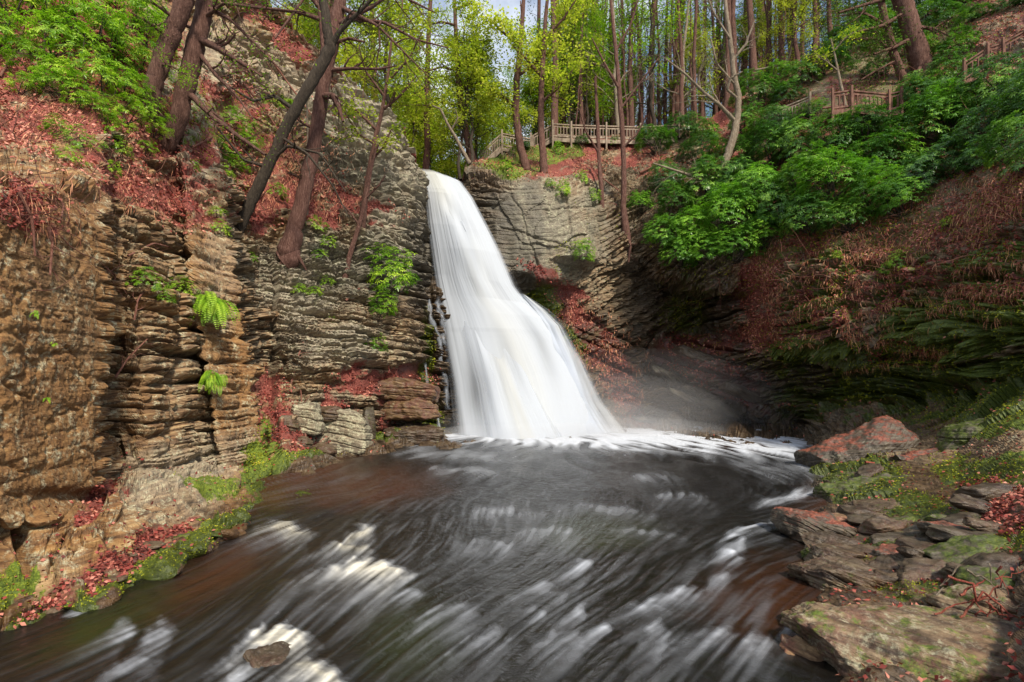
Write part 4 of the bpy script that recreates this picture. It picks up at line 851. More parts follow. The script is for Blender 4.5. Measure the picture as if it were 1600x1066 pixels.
# bare spray of twigs and fallen branches
def dead_branch(label, pts, seed, bark=M_TWIG, tw=.8, lev=2, nb=5, group='dead branches lying on the slopes'):
    return named_tree('fallen_branch', label, 'branch', [pts], [[(a[0], a[1], a[2], a[3]*.9) for a in pts]], bark, (lev, nb), None, seed, tw=tw, group=group)
DBL = [[(0,120),(25,75),(45,20),(52,-20)], [(0,165),(60,145),(110,140)], [(140,130),(120,150),(60,160),(10,140)], [(30,300),(50,340),(55,400)], [(75,355),(82,380),(78,430)], [(70,290),(100,320),(95,345),(60,330)],
       [(155,410),(180,430),(175,470)], [(210,500),(215,470),(232,440)], [(180,590),(200,560),(230,530)], [(300,490),(320,455),(335,420)], [(455,600),(465,560),(475,530)], [(520,700),(545,670),(560,640)], [(480,700),(472,640),(470,610)],
       [(300,230),(330,215),(350,190)], [(540,470),(560,452),(590,430)], [(200,400),(240,380),(280,390)], [(380,130),(420,180),(470,260)], [(400,60),(450,130),(510,210)], [(350,300),(385,330),(400,310),(430,290)]]
for i, pl in enumerate(DBL):
    yb = [surf(*p).y-.12 for p in pl]; wd = .9 if i in (3, 4) else .6
    dead_branch('dead reddish twiggy branch on the leafy rock slope at left', [(p[0], p[1], y_, (4.5-3*k/len(pl))*wd*1.3) for k, (p, y_) in enumerate(zip(pl, yb))], 500+i, group='dead branches on the left cliff')
DBR = [[(1195,460),(1215,440),(1270,425)], [(1230,440),(1260,415),(1255,395)], [(1330,330),(1370,300),(1440,260)], [(1440,310),(1500,280),(1530,285)], [(1410,470),(1430,440),(1450,420)], [(1240,480),(1290,470),(1330,465)],
       [(880,240),(930,270),(970,300)], [(1180,110),(1230,100),(1280,130)], [(1000,270),(1060,240),(1110,230)], [(1350,120),(1400,95),(1450,90)], [(1380,330),(1440,310),(1480,270)], [(1075,440),(1110,430),(1140,410)]]
for i, pl in enumerate(DBR):
    yb = [surf(*p).y-.35 for p in pl]
    dead_branch('bare pale branch tangled over the right hillside undergrowth', [(p[0], p[1], y_, 3.2-2*k/len(pl)) for k, (p, y_) in enumerate(zip(pl, yb))], 600+i, M_BARKP if i % 2 else M_TWIG, group='bare branches on the right hillside')

# ------------------------------------------------------------------ rhododendrons, shrubs and ferns
def bush_mesh(seed, R, n, L, stretch=(1, 1, .8)):
    rng = np.random.default_rng(seed); u = rdir(rng, n*2); u = u[u[:, 2] > -.45][:n]; m = len(u)
    lob = 1+.45*(n3(u[:, 0]*2.3+seed, u[:, 1]*2.3, u[:, 2]*2.3, seed)-.5)*2*.8
    rr = R*lob*rng.uniform(.55, 1.02, m)**.6
    C = u*rr[:, None]*np.array(stretch); lb = MB()
    cl = n3(C[:, 0]*1.6/R+9, C[:, 1]*1.6/R, C[:, 2]*1.6/R, seed+3)
    whorls(lb, C, u*.7+np.array([0, 0, .8]), rng, L, 8, .35, np.clip(.05+.75*cl+rng.uniform(-.1, .25, m), 0, 1))
    sb = MB()
    for i in range(max(5, int(n/45))):
        e = C[rng.integers(m)]; s0 = Vector((rng.normal()*.12*R, rng.normal()*.12*R, -.55*R)); mid = s0.lerp(Vector(e), .5)+Vector(rng.normal(size=3))*.1*R
        sb.tube([s0, s0.lerp(mid, .5)+Vector((0, 0, -.05*R)), mid, Vector(e)], [.022*R+.008, .018*R+.006, .012*R+.004, .004], 5)
    return lb, sb
def bush_proto(name, seed, R, n, L, mat, stretch=(1, 1, .8)):
    lb, sb = bush_mesh(seed, R, n, L, stretch); r = empty(name, (0, 0, 0)); lb.build('foliage', mat, r); sb.build('stems', M_BARKD, r); r['R'] = R; return r
BP = {'big': [bush_proto('rhododendron', s, 1.6, 620, .17, M_RHODO, (1, .8, .85)) for s in (1, 2, 3)],
      'small': [bush_proto('rhododendron', s, .8, 120, .135, M_RHODO_Y) for s in (4, 5, 6)],
      'shrub': [bush_proto('shrub', s, .8, 210, .12, M_RHODO_Y, (1, .8, 1.1)) for s in (7, 8)],
      'bright': [bush_proto('rhododendron', s, 1.6, 640, .17, M_RHODO_LIT, (1, .8, .85)) for s in (11, 12)],
      'dark': [bush_proto('shrub', s, 1.5, 420, .18, M_RHODO, (1, .8, .8)) for s in (9, 10)]}
rb = np.random.default_rng(91)
def put_bush(fam, px, py, rpx, lab, grp, sink=.25, i=None, cat='bush'):
    pr = BP[fam][int(rb.integers(len(BP[fam])))] if i is None else BP[fam][i]
    p = surf(px, py); R = rpx/F*p.y; s = R/pr['R']; n = Vector((-p.x*.02, -1, .35)).normalized(); loc = p+n*R*sink-p.normalized()*.12
    rot = (rb.normal()*.15, rb.normal()*.15, rb.uniform(0, 6.3))
    if pr.name in USED: o = copy_tree(pr, loc, rot, s)
    else: o = pr; USED.add(pr.name); o.location = loc; o.rotation_euler = rot; o.scale = (s,)*3
    for k in ('label', 'group'):
        if k in o: del o[k]
    return tag(o, lab, cat, grp)
RB = [(1040,378,34),(1078,372,40),(1062,404,30),(1105,400,40),(1142,360,50),(1150,402,36),(1188,380,34),(1175,320,50),(1225,340,45),(1268,350,44),(1312,352,36),(1250,300,50),(1300,300,50),(1350,318,44),(1398,330,40),(1372,270,52),(1425,290,44),
  (1420,230,55),(1478,262,44),(1480,200,55),(1535,215,45),(1535,160,52),(1585,190,44),(1590,155,36),(1640,150,60),(1475,140,46),(1430,170,44),(1350,222,44),(1300,235,42),(1240,245,44),(1195,255,46),(1205,205,34),(1140,262,38),(1100,305,44),(1060,335,36),(1040,290,34),
  (1090,250,34),(1020,232,28),(1060,212,26),(1095,215,24),(1000,330,22),(1680,230,60),(1140,300,44),(1575,240,44),(1530,262,34),(1620,250,50),(1180,160,34),(1165,200,30)]
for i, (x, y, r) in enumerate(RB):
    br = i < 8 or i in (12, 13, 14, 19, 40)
    put_bush('bright' if br else 'big', x, y, r*1.12, 'rhododendron in painted sunlit green along the lower front of the right hillside thicket' if br else 'dense dark green rhododendron in the thicket covering the right hillside', 'sunlit-tone rhododendrons on the right hillside' if br else 'rhododendrons on the right hillside', .4 if br else .35)  # chosen bushes carry sunlight as a brighter leaf colour
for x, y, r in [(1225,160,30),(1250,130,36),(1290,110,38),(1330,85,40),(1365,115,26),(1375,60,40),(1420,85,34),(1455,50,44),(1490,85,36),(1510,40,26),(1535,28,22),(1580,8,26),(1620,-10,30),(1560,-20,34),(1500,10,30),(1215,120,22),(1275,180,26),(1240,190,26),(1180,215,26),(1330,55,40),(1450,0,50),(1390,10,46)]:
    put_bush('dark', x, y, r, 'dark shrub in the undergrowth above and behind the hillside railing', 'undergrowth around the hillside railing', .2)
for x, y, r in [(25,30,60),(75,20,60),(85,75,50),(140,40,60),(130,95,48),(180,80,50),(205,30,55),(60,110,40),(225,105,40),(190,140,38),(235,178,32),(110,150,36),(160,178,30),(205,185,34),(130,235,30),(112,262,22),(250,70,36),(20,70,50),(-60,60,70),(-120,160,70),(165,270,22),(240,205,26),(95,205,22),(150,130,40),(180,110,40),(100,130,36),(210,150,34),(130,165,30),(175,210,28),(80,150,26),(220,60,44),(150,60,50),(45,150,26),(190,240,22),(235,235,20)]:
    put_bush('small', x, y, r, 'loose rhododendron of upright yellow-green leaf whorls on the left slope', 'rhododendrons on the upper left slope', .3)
for x, y, r in [(365,205,30),(350,238,34),(385,232,26),(372,262,26),(435,305,18),(345,275,20),(300,262,14),(445,180,14)]:
    put_bush('small', x, y, r, 'small green rhododendron on the leafy gully between grey ledges', 'small rhododendrons in the left gully', .25)
for x, y, r in [(495,358,18),(512,385,16),(500,402,14),(490,462,13),(462,460,13),(515,440,12),(520,500,10),(345,360,16),(390,405,11),(600,430,0),(338,335,14)]:
    if r: put_bush('small', x, y, r, 'little bright green shrub rooted on the layered ledges', 'little shrubs on the ledges', .25)
for lab, x, y, r, i in [('broad yellow-green shrub overhanging the rock just left of the waterfall', 600, 445, 46, 0), ('drooping lower half of greenery under the broad yellow shrub', 590, 487, 30, 1), ('small bright shrub lowest beside the waterfall on the left wall', 590, 545, 24, 1)]:
    put_bush('shrub', x, y, r, lab, None, .4, i)
for lab, x, y, r in [('spreading yellow rhododendron sprig on the layered buttress above the ferns', 225, 445, 26), ('pale yellow rhododendron sprig to the right on the buttress beside the upper fern', 275, 462, 26)]:
    put_bush('small', x, y, r, lab, None, .35)
put_bush('shrub', 240, 470, 16, 'hanging green sprig under the spreading yellow rhododendron', None, .3)
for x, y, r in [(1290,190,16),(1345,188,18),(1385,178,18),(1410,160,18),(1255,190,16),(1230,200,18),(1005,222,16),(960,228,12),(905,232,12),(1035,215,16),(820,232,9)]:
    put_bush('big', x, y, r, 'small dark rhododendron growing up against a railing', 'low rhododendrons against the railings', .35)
for x, y, r in [(912,398,22),(880,300,16),(905,285,14),(860,290,10),(790,268,12),(1405,412,17),(1385,425,12),(1395,300,0),(1310,410,10),(1480,350,10),(870,240,14),(925,310,14)]:
    if r: put_bush('shrub', x, y, r, 'small yellow-green shrub on the rock wall right of the waterfall', 'small shrubs right of the waterfall', .2)

def fern(label, px, py, rpx, n, seed):
    rng = np.random.default_rng(seed); p = surf(px, py); R = rpx/F*p.y; lb = MB()
    for i in range(n):
        a = rng.uniform(-2.6, .4); d = Vector((math.cos(a)*.8+.35, -abs(math.sin(a))*.8-.2, rng.uniform(.0, 1.0))).normalized(); L = R*rng.uniform(.8, 1.25); pts = []; q = Vector(rng.normal(size=3))*R*.15; dd = d.copy()
        for k in range(15): pts.append(q.copy()); dd = (dd+Vector((0, 0, -.17))).normalized(); q = q+dd*L/13
        C = []; D = []; N = []; Ls = []
        for k in range(1, 15):
            t = (pts[k]-pts[k-1]).normalized(); s_ = t.cross(Vector((0, 0, 1)));
            s_ = s_.normalized() if s_.length > .01 else Vector((1, 0, 0)); up = s_.cross(t)
            for sg in (-1, 1): C.append(pts[k][:]); D.append((s_*sg+t*.45)[:]); N.append(up[:]); Ls.append(L*.17*math.sin(math.pi*(.12+.86*k/15))**.8)
        leaves(lb, np.array(C), np.array(D), np.array(N), np.array(Ls), np.array(Ls)*.38, rng, np.clip(rng.uniform(.3, .9)+rng.uniform(-.1, .1, len(C)), 0, 1), .1)
        lb.tube(pts[::3], [.004]*len(pts[::3]), 3)
    o = lb.build('fern', M_FERN); o.location = p+Vector((.16, -.20, .02)); return tag(o, label, 'fern')
fern('bright green fern clump, the larger upper one, on the layered buttress', 322, 478, 42, 46, 1)
fern('bright green fern clump, the smaller lower one, on the layered buttress', 330, 590, 26, 34, 2)
fern('tiny fern sprig on the upper part of the brown rock slab', 64, 494, 10, 8, 3)
fern('tiny fern sprig low on the brown rock slab', 80, 626, 9, 7, 4)
fern('single pale sprig halfway down the brown rock slab', 85, 540, 8, 6, 5)

# ------------------------------------------------------------------ loose cover: fallen leaves, hanging dead strands, moss
def sample(mask, n, rng, r0=NP):
    w_ = np.clip(mask, 0, 1).ravel()*(Vt[2].ravel() > .02)*((PX > -60) & (PX < 1680) & (PY > -40) & (PY < 1120)).ravel(); cs = np.cumsum(w_); k = np.searchsorted(cs, rng.uniform(0, cs[-1], n)); k = np.clip(k, 0, w_.size-1)
    Pp = Vt.reshape(3, -1).T[k]+NB.reshape(3, -1).T[k]*.01; return Pp, NB.reshape(3, -1).T[k]
rl = np.random.default_rng(3)
wn = np.clip(litter+1.3*(WOBN[1])*(litter > .02), 0, 1)**1.5+.04*(NB[2] > .45)
bw = MB(); bz = mx(E(60,250,140,150,30), E(230,260,90,60,30), E(440,180,90,140,20)*.7, E(880,255,140,24,0)*.7, E(1000,330,60,60,0)*.6, E(1330,400,260,80,-15), E(1300,120,150,70,0)*.8, E(1500,120,120,90,0)*.6, E(1230,230,120,60,0)*.5)
C, N = sample(bz, 900, rl)
for c_, m_ in zip(C, N):
    d_ = Vector(rl.normal(size=3)*np.array([1, .4, .8])+m_*.25+np.array([0, 0, -.2])).normalized(); L_ = rl.uniform(.3, 1.5)*(c_[1]/15)**.5; k_ = []; q_ = Vector(c_+m_*.06)
    for _ in range(6): k_.append(q_.copy()); d_ = (d_+Vector(rl.normal(size=3))*.28).normalized(); q_ = q_+d_*L_/5
    r_ = rl.uniform(.006, .016)*(c_[1]/15)**.5; bw.tube(k_, [r_*(1-.7*i/5) for i in range(6)], 3)
tag(bw.build('brushwood', M_TWIG), kind='stuff')
C, N = sample(wn*(1+.8*sst(1180, 1260, PX)), 76000, rl); n = len(C); lb = MB(); sc_ = np.clip((C[:, 1]/13)**.5, .7, 1.5)
leaves(lb, C+rl.normal(size=(n, 3))*.015, rdir(rl, n)*np.array([1, 1, .6]), N+rdir(rl, n)*.8, .085*sc_*rl.uniform(.6, 1.2, n), .055*sc_, rl, np.clip(.15+.6*n3(C[:, 0], C[:, 1], C[:, 2], 5)+rl.uniform(-.2, .4, n), 0, 1), .2)
tag(lb.build('leaf_litter', M_LEAF), kind='stuff')
strand = mx(E(1330,440,150,60,-22), E(1420,380,170,60,-25), E(1215,440,40,60,0), E(1190,520,60,30,0), E(1430,480,120,30,-18), E(1500,340,120,40,-28), E(60,240,90,90,20)*.3, E(230,300,60,40,0)*.3, E(470,280,90,60,0)*.3, E(900,250,160,20,0)*.5, E(1420,555,90,20,-8)*.7, E(930,560,60,90,-30)*.35, E(1570,440,70,60,-20)*.8)
C, N = sample(np.clip(strand*(1.0+1.6*WOBN[0])*BANDK, 0, 1), 15000, rl); n = len(C)
D = unit(np.stack([rl.normal(size=n)*.4-.1, -.3*np.ones(n)+N[:, 1]*.4, -1*np.ones(n)], -1)+N*.2); lb = MB()
leaves(lb, C+N*.03, D, N+rdir(rl, n)*.5, rl.uniform(.12, .42, n), rl.uniform(.006, .016, n)*np.clip(C[:, 1]/15, .7, 1.6), rl, rl.uniform(0, 1, n), .1)
tag(lb.build('dead_grass', M_STRAW), kind='stuff')
mm = np.clip(moss+.8*(WOBN[2])*(moss > .05), 0, 1)**1.3
C, N = sample(mm, 52000, rl); n = len(C); lb = MB(); sc_ = np.clip(C[:, 1]/9, .55, 2.2)
leaves(lb, C-N*.005, N*.5+rdir(rl, n), N+rdir(rl, n)*.4, .035*sc_*rl.uniform(.5, 1.3, n), .02*sc_, rl, np.clip(.1+.7*n3(C[:, 0]*2, C[:, 1]*2, C[:, 2]*2, 15)+rl.uniform(-.15, .3, n), 0, 1), .3)
tag(lb.build('moss', M_MOSS), kind='stuff')
# ------------------------------------------------------------------ loose rocks
ROCKM = {}
def rockmat(key):
    if key not in ROCKM:
        kw = {'pink': dict(red=.75, mossy=.15, wet_dim=.1, lich=.3), 'wet': dict(red=.35, mossy=.2, wet_dim=.95, lich=0), 'moss': dict(red=.15, mossy=.6, wet_dim=.7, lich=.2), 'pale': dict(red=.15, mossy=.2, lich=1.1, pink=None), 'lichen': dict(red=.55, mossy=.46, lich=.8, wet_dim=.4),
              'brown': dict(red=.45, mossy=.38, lich=.25, wet_dim=.8), 'red': dict(red=.8, mossy=.22, wet_dim=.6, lich=.1), 'redtop': dict(red=.1, mossy=.2, wet_dim=.85, lich=0, topred=.95), 'islet': dict(red=.3, mossy=.8, wet_dim=.3, lich=.1), 'dark': dict(red=.2, mossy=.42, wet_dim=.9, lich=.1)}[key]  # wet values also hold the right bank's dim light, painted as darkening
        ROCKM[key] = rock_material('rock_'+key, False, dip=(.15, -.2, 0), **kw)
    return ROCKM[key]
def rock(px, py, Yd, w_, h_, d_, mat, seed, label, tilt=0., dipn=(.25, .1, 1), n=44, group=None, bed=.13, yaw=0., pw=5, cat='rock', top=None, amp=1., name='rock', z0=None):
    """angular bedded block: px,py = middle of its visible foot, w,h,d in metres"""
    rng = np.random.default_rng(seed); V = []; Qs = []; off = 0; g = np.linspace(-1, 1, n); G1, G2 = np.meshgrid(g, g); one = np.ones_like(G1)
    for ax in range(3):
        for sg in (-1, 1):
            c = [None]*3; c[ax] = sg*one; c[(ax+1) % 3] = G1*sg; c[(ax+2) % 3] = G2; V.append(np.stack(c, -1).reshape(-1, 3))
            li = np.arange(n*n).reshape(n, n)+off; Qs.append(np.stack([li[:-1, :-1], li[:-1, 1:], li[1:, 1:], li[1:, :-1]], -1).reshape(-1, 4)); off += n*n
    V = np.concatenate(V); key = np.round(V, 5); _, first, inv = np.unique(key, axis=0, return_index=True, return_inverse=True); inv = inv.ravel(); V = V[first]; Q = inv[np.concatenate(Qs)]
    V = V/(np.abs(V)**pw).sum(-1, keepdims=True)**(1/pw)
    V = V+.30*amp*np.stack([2*n3(V[:, 0]*.8+seed, V[:, 1]*.8, V[:, 2]*.8, seed+k)-1 for k in range(3)], -1)
    for _ in range(6):   # a few broken facets
        m = rng.normal(size=3)*np.array([1, 1, 1.3]); m[2] = abs(m[2])*.9; m /= np.linalg.norm(m); h = rng.uniform(.72, 1.0); dd = V@m-h; V = V-np.maximum(dd, 0)[:, None]*m*.85
    if top: V[:, 2] *= 1+top*V[:, 0]*(V[:, 2] > 0)*.6
    V = V*np.array([w_/2, d_/2, h_/2]); dn = np.array(dipn)/np.linalg.norm(dipn)
    r = np.linalg.norm(V, axis=1)+1e-6; nr = unit(V/np.array([w_, d_, h_])**2); c = V@dn
    p = V.T+np.array([[seed*3.1], [seed*1.7], [0]])
    def bd(s, sd): 
        cc = c/s+.5*fbm3(p, 1.2, 3, sd); i = np.floor(cc); f = cc-i; return .6*rnd(i, sd)-.6*np.exp(-(np.minimum(f, 1-f)/.1)**2)+.25*rnd(i, np.floor((V[:, 0]+V[:, 1]*.6)/(s*4)+rnd(i, 3)*5), sd)
    side = np.clip(1.15-np.abs(nr@dn), .12, 1)
    D = amp*side*(bed*.6*bd(bed, seed)+bed*.22*bd(bed*.33, seed+1))+.10*min(w_, h_*2, d_)*fbm3(p, 2.0/max(h_, .3), 4, seed+2)+.014*fbm3(p, 14, 3, seed+3)
    V = V+nr*D[:, None]
    z = z0 if z0 is not None else CAMZ+(HOR-py)/F*Yd
    o = mesh_np(name, V, Q, None, rockmat(mat)); o.location = ((px-CX)/F*Yd, Yd+d_*.3, z+h_*.34); o.rotation_euler = (0, -tilt, yaw)
    return tag(o, label, cat, group)
# right bank
rl3 = np.random.default_rng(31)
rock(1362,724,15.0,3.2,1.12,2.0,'redtop',11,'large slanted boulder with a red sunlit top at the far end of the right bank',.26,(-.45,.1,1),90,bed=.09,pw=3.2,top=.95,amp=.6)
rock(1428,708,15.6,1.6,.6,1.2,'redtop',12,'low reddish slab behind the flat dark boulder on the right bank',.12,n=50)
rock(1500,738,12.8,2.5,.62,1.5,'redtop',13,'long flat dark boulder with reddish top edge beside the large slanted one',.10,(-.15,.1,1),80,bed=.12,top=.3)
rock(1284,838,8.4,1.20,.40,.8,'redtop',14,'pointed reddish rock at the water edge, broken layers leaning left',-.12,(.35,.1,1),80,bed=.06,top=-.2,pw=3)
rock(1320,862,8.0,1.3,.22,.8,'wet',15,'low dark ledge right behind and below the pointed reddish rock',-.15,(.3,.1,1),60,bed=.05)
rock(1372,888,7.2,1.8,.26,.8,'brown',16,'long thin layered slab between the pointed rock and the broad tilted slab',-.06,(.25,.1,1),70,bed=.05)
rock(1392,940,6.4,2.05,.42,.85,'brown',17,'broad tilted grey-brown slab above the dark channel on the right bank',-.13,(.3,.2,1),100,bed=.07,pw=4,top=-.2)
rock(1300,882,7.3,.45,.18,.4,'moss',18,'bright moss-topped lump at the left end of the long thin slab',0,n=40)
rock(1590,1075,4.3,2.9,.42,1.7,'lichen',19,'huge lichen-covered foreground boulder filling the lower right corner',-.06,(.3,.3,1),150,bed=.09,pw=5,amp=.55,z0=-.08)
rock(1310,1010,5.2,.85,.34,.7,'lichen',20,'rounded lichen boulder at the left tip of the foreground rocks',-.05,(.35,.2,1),90,bed=.08,pw=3.5,amp=.7)
rock(1590,985,5.2,1.0,.40,.6,'lichen',21,'pale lichen rock at the right edge behind the huge foreground boulder',0,n=60)
rock(1320,1085,4.6,.7,.3,.6,'pink',22,'small pinkish wedge at the foot of the foreground boulder beside the water',-.2,n=50)
rock(1388,780,11.2,1.9,.42,1.2,'moss',23,'dark rock mantled in green moss below the large slanted boulder',.1,n=60)
rock(1330,757,12.9,.9,.26,.8,'moss',24,'mossy low rock at the pool edge in front of the slanted boulder',.1,n=44)
for i in range(22):
    x = rl3.uniform(1255, 1580); y = rl3.uniform(790, 925); p = surf(x, y); s = rl3.uniform(.35, .75)*p.y/8
    rock(x, y, p.y, s*rl3.uniform(1.0, 1.9), s*rl3.uniform(.25, .4), s*.7, ['wet', 'dark', 'brown', 'redtop'][i % 4], 1200+i, 'broken dark wet slab tilted among the layered rocks of the right bank', rl3.uniform(-.35, .3), (-.3, .1, 1), 30, 'broken slabs of the right bank', .05, rl3.uniform(-.7, .7), z0=p.z-.10, pw=4)
rock(1440,805,10.0,1.2,.35,.8,'dark',25,'dark jagged rock right of the moss-mantled rock',.25,n=50)
rock(1500,800,9.9,1.6,.36,.9,'dark',26,'dark slanted slab rising right near the green grassy patch',.35,(-.4,.1,1),60)
rock(1540,770,10.5,1.5,.40,1.0,'moss',27,'moss-streaked ledge near the right edge behind the slanted slab',.3,(-.4,.1,1),60)
rock(1310,820,9.2,.55,.16,.4,'pink',28,'small orange-lichened stone alone in the shallow water',0,n=30)
rock(1560,690,12.5,1.9,.55,1.2,'moss',29,'green mossy mound above the flat dark boulder at the right edge',.25,n=50)
rock(1360,757,12.9,1.0,.26,.7,'wet',291,'wet black ledge between the slanted boulder and the mossy rocks',.15,n=40)
rl2 = np.random.default_rng(77)
for i in range(34):
    x = rl2.uniform(1330, 1600); y = rl2.uniform(745, 930); p = surf(x, y); s = rl2.uniform(.16, .5)
    if y > 900 and x < 1420: continue
    rock(x, y, p.y, s*rl2.uniform(1.1, 2), s*rl2.uniform(.4, .6), s, ['dark', 'wet', 'moss', 'brown'][i % 4], 700+i, 'small angular wet stone in the rubble of the right bank', rl2.uniform(-.1, .4), (-.3, .1, 1), 20, 'stones in the rubble of the right bank', .06, rl2.uniform(-.5, .5), z0=p.z-.05)
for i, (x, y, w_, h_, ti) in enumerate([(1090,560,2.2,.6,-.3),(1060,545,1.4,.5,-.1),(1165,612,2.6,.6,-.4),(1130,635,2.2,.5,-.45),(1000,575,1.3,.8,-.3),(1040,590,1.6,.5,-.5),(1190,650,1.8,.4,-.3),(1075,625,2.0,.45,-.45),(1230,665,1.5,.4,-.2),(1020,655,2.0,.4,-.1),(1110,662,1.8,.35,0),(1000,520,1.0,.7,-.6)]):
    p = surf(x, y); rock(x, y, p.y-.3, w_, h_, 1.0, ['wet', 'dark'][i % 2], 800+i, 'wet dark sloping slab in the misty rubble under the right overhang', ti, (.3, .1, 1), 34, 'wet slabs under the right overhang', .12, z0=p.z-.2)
# left bank: fallen blocks between the buttress and the waterfall
rock(541,697,18.6,1.35,1.55,1.2,'pale',31,'pale grey-white square block standing among red leaves left of the waterfall',.0,(.2,.1,1),70,bed=.25,pw=8,amp=.6)
rock(474,672,17.6,1.15,1.05,1.0,'pale',32,'rounded tan block left of the pale square block',.0,(.1,.1,1),60,bed=.3,pw=6,amp=.6)
rock(448,678,17.0,.45,.7,.6,'brown',33,'narrow brown block squeezed beside the rounded tan block',0,n=30)
rock(468,700,17.0,.5,.4,.5,'brown',34,'small tan stone under the rounded tan block',0,n=24)
rock(497,712,17.2,.75,.4,.6,'brown',35,'low brown stone below the rounded tan block among red leaves',0,n=24)
rock(510,655,18.4,.9,.55,.7,'brown',36,'squat mossy stone above the pale square block',.1,n=30)
rock(632,622,22.2,2.5,1.0,1.4,'red',37,'dark red layered block, upper one of the stack beside the waterfall foot',-.03,(.05,.1,1),70,bed=.28,pw=8,amp=.6)
rock(638,650,22.0,2.7,.75,1.5,'red',38,'dark red layered block, middle one of the stack beside the waterfall foot',.05,(.05,.1,1),70,bed=.25,pw=8,amp=.6)
rock(640,690,21.8,2.8,.75,1.6,'wet',39,'wet dark block at the bottom of the stack beside the waterfall foot',.0,(.0,.1,1),60,bed=.3,pw=8,amp=.6)
rock(573,690,20.0,.5,1.5,.8,'dark',40,'tall mossy-edged dark block right of the pale square block',0,n=40,pw=8,amp=.5)

rock(250,796,9.2,.01,.01,.01,'pale',43,'x',n=3) if False else None
rq = np.random.default_rng(5)
for i in range(16):
    f = rq.uniform(); x = int(60+280*f+rq.normal()*14); y = int(955-125*f+rq.normal()*16); s = rq.uniform(.07, .2)
    p = surf(x, y); rock(x, y, p.y, s*rq.uniform(1, 2), s*.3, s, ['brown', 'moss'][i % 2], 900+i, 'small flat stone among red leaves on the left shore', 0, (.1, .1, 1), 18, 'flat stones on the left shore', .05, z0=p.z-.03)
rock(418,1050,4.7,.42,.16,.4,'wet',50,'dark wet rock breaking the cream foam at the bottom of the picture',-.2,n=60,bed=.04,pw=2.5,z0=-.09)


# ------------------------------------------------------------------ driftwood pile and roots
def stick(mb, a, b, r, rng, k=.06):
    n = 9; a = Vector(a); b = Vector(b); L = (b-a).length; pts = [a.lerp(b, i/n)+Vector(rng.normal(size=3))*L*k*math.sin(math.pi*i/n) for i in range(n+1)]; mb.tube(pts, [r*(1-.6*i/n) for i in range(n+1)], 6)
    for q in range(2): j = rng.integers(2, 8); branch(mb, pts[j], (pts[j+1]-pts[j]).normalized()+Vector(rng.normal(size=3))*.7, L*.3, r*.5, rng, 0, [], .3, 4)
rs = np.random.default_rng(12); M_RED = bark_material('red_twig', (.10, .02, .015), (.30, .07, .05), (.45, .18, .12))
STK = [(1462,930,1500,882),(1500,930,1540,905),(1500,965,1560,915),(1545,880,1560,960),(1565,885,1545,975),(1480,900,1590,965),(1520,925,1600,950),(1460,960,1540,930),(1555,905,1600,890),(1510,890,1575,930),(1490,975,1555,955),(1540,940,1600,985)]
for i, (a, b, c, d) in enumerate(STK):
    mb = MB(); p = P(a, b, 5.0+.15*rs.uniform()); q = P(c, d, 4.85+.3*rs.uniform()); base = p.copy(); stick(mb, p-base, q-base, rs.uniform(.008, .014), rs)
    o = mb.build('driftwood_stick', M_RED if i % 3 else M_BARKP); o.location = base; tag(o, 'thin reddish stick in the driftwood pile behind the foreground boulder', 'stick', 'sticks of the driftwood pile')
for lab, a, b, c, d, Yq in [('short red branch lying on rock above the broad tilted slab', 1375, 858, 1402, 866, 7.4), ('red twig lying in front of the large slanted boulder', 1352, 722, 1402, 728, 13.6)]:
    mb = MB(); p = P(a, b, Yq); stick(mb, (0, 0, 0), P(c, d, Yq)-p, .03, rs, .03); o = mb.build('driftwood_stick', M_RED); o.location = p; tag(o, lab, 'stick')

# ------------------------------------------------------------------ boardwalk and railings
M_WOOD = flat_material('weathered_wood', [(.3, (.12, .085, .06)), (.5, (.25, .19, .14)), (.75, (.40, .33, .25))], 6, .85, (1, 1, .3))
M_WOODR = flat_material('red_brown_wood', [(.3, (.06, .028, .02)), (.5, (.15, .072, .05)), (.75, (.25, .14, .10))], 6, .85, (1, 1, .3))
M_WOOD_SUNLIT = flat_material('sunlit_tone_wood', [(.3, (.18, .07, .025)), (.5, (.38, .17, .07)), (.75, (.50, .28, .13))], 6, .85, (1, 1, .3))  # warm sunlight put into the wood colour of the left railing
def boxmesh(name, a, b, w_, h_, mat, parent, shear=False):
    """bar from a to b, w wide across and h high"""
    a = Vector(a); b = Vector(b); d = (b-a).normalized(); up = Vector((0, 0, 1))
    s = d.cross(up); s = s.normalized() if s.length > .05 else Vector((1, 0, 0)); u = s.cross(d)
    V = [e+s*i*w_/2+u*j*h_/2 for e in (a, b) for i, j in ((-1, -1), (1, -1), (1, 1), (-1, 1))]
    return mesh_np(name, [v[:] for v in V], [(0, 1, 2, 3), (7, 6, 5, 4), (0, 4, 5, 1), (1, 5, 6, 2), (2, 6, 7, 3), (3, 7, 4, 0)], None, mat, parent, smooth=False)
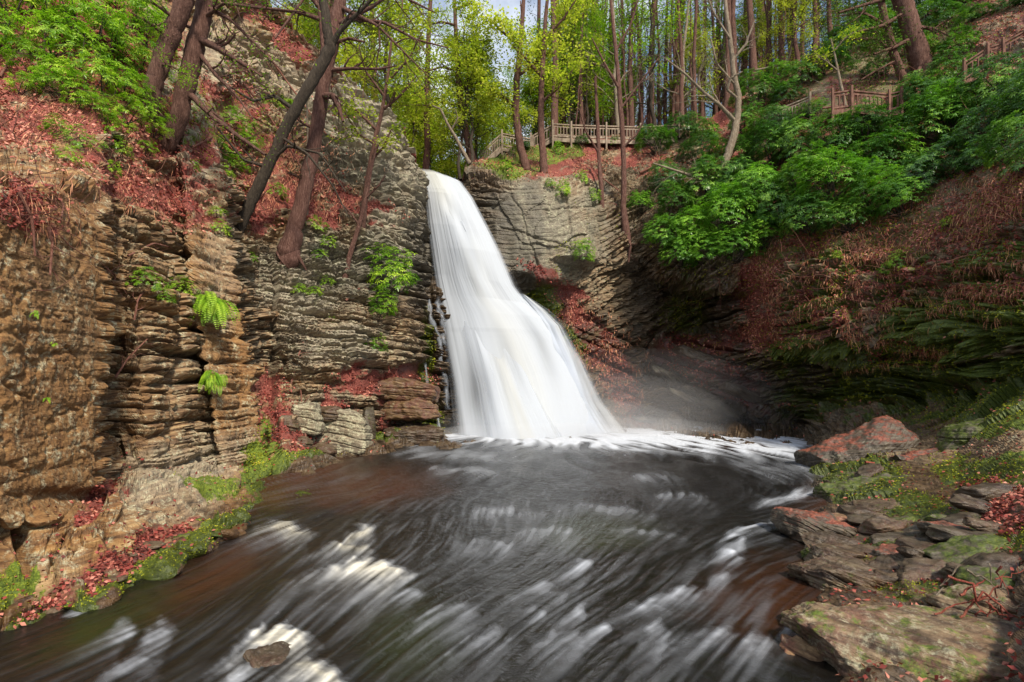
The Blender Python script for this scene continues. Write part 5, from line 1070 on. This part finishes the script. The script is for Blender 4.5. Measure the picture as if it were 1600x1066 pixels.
def railing(label, nodes, mat, post_mat, deck=True, step=.17, posts=2.0, H=.92, drop=.9, deckw=1.5, bm=None):
    pts = [P(*n_) for n_ in nodes]; base = pts[0]-Vector((0, 0, H)); root = empty('wooden_railing', base); tag(root, label, 'railing')
    for a, b in zip(pts[:-1], pts[1:]):
        a = a-base; b = b-base; L = (b-a).length; dn = Vector((0, 0, -1)); back = Vector((-(b-a).y, (b-a).x, 0)).normalized()
        if back.y < 0: back = -back
        boxmesh('rail', a, b, .10, .07, mat, root); boxmesh('rail', a+dn*(H-.16), b+dn*(H-.16), .07, .09, mat, root)
        boxmesh('rail', a+dn*.16, b+dn*.16, .06, .07, mat, root)
        if deck:
            boxmesh('beam', a+dn*(H+.10)-back*.05, b+dn*(H+.10)-back*.05, .08, .24, bm or mat, root); boxmesh('deck', a+dn*(H-.0)+back*deckw/2, b+dn*(H-.0)+back*deckw/2, deckw, .06, mat, root)
            boxmesh('rail', a+back*deckw, b+back*deckw, .10, .07, mat, root)
        k = max(1, round(L/posts))
        for i in range(k+1):
            if i == 0 and a.length > H+.01: continue
            q = a.lerp(b, i/k)-back*.09; boxmesh('post', q+Vector((0, 0, .22)), q+dn*(H+drop), .10, .10, post_mat, root)
        m = int(L/step); me = None
        for i in range(min(m, 99)):
            q = a.lerp(b, (i+.5)/m)
            if me is None: o = boxmesh('baluster', Vector((0, 0, -.18)), Vector((0, 0, -H+.2)), .045, .075, mat, root); me = o.data; o.location = q
            else: o = bpy.data.objects.new('baluster', me); sc.collection.objects.link(o); o.parent = root; o.location = q
    return root
railing('short grey stair railing climbing from the lip of the waterfall', [(750,240,35.0),(784,209,35.3)], M_WOOD, M_WOOD, True, .15)
railing('grey boardwalk railing just right of the stair above the waterfall', [(784,209,35.3),(832,218,35.9)], M_WOOD, M_WOOD)
railing('grey stair railing stepping up to the long boardwalk', [(830,214,35.9),(864,195,35.6)], M_WOOD, M_WOOD)
railing('long grey boardwalk railing along the gorge rim in front of the trunks', [(864,194,35.4),(893,196,35.2),(1000,199,35.8),(1060,196,36.2)], M_WOOD, M_WOOD, True, .2)
railing('half hidden grey stair railing climbing through the shrubs on the right', [(1180,192,33.0),(1215,172,32.4),(1266,151,31.4)], M_WOOD, M_WOOD, True)
railing('reddish wooden deck with railing high on the right hillside', [(1300,146,27.6),(1330,142,27.4),(1388,148,27.2),(1408,143,27)], M_WOODR, M_WOODR, True, .19, 1.6, drop=1.1)
railing('upper right railing climbing out of the picture among dark shrubs', [(1505,100,26.4),(1542,76,26.1),(1566,68,25.9),(1640,28,25.5)], M_WOODR, M_WOODR, True, .22, 1.3)
railing('orange sunlit railing descending along the top of the left cliff', [(388,-14,36),(440,24,38),(486,62,40)], M_WOOD_SUNLIT, M_WOOD_SUNLIT, True, .2, bm=M_WOOD_SUNLIT)
for k_ in list(bpy.data.objects):
    if k_.parent is None and k_.type == 'EMPTY' and 'category' not in k_:
        for c_ in list(k_.children_recursive): bpy.data.objects.remove(c_)
        bpy.data.objects.remove(k_)
    elif 'R' in k_: del k_['R']
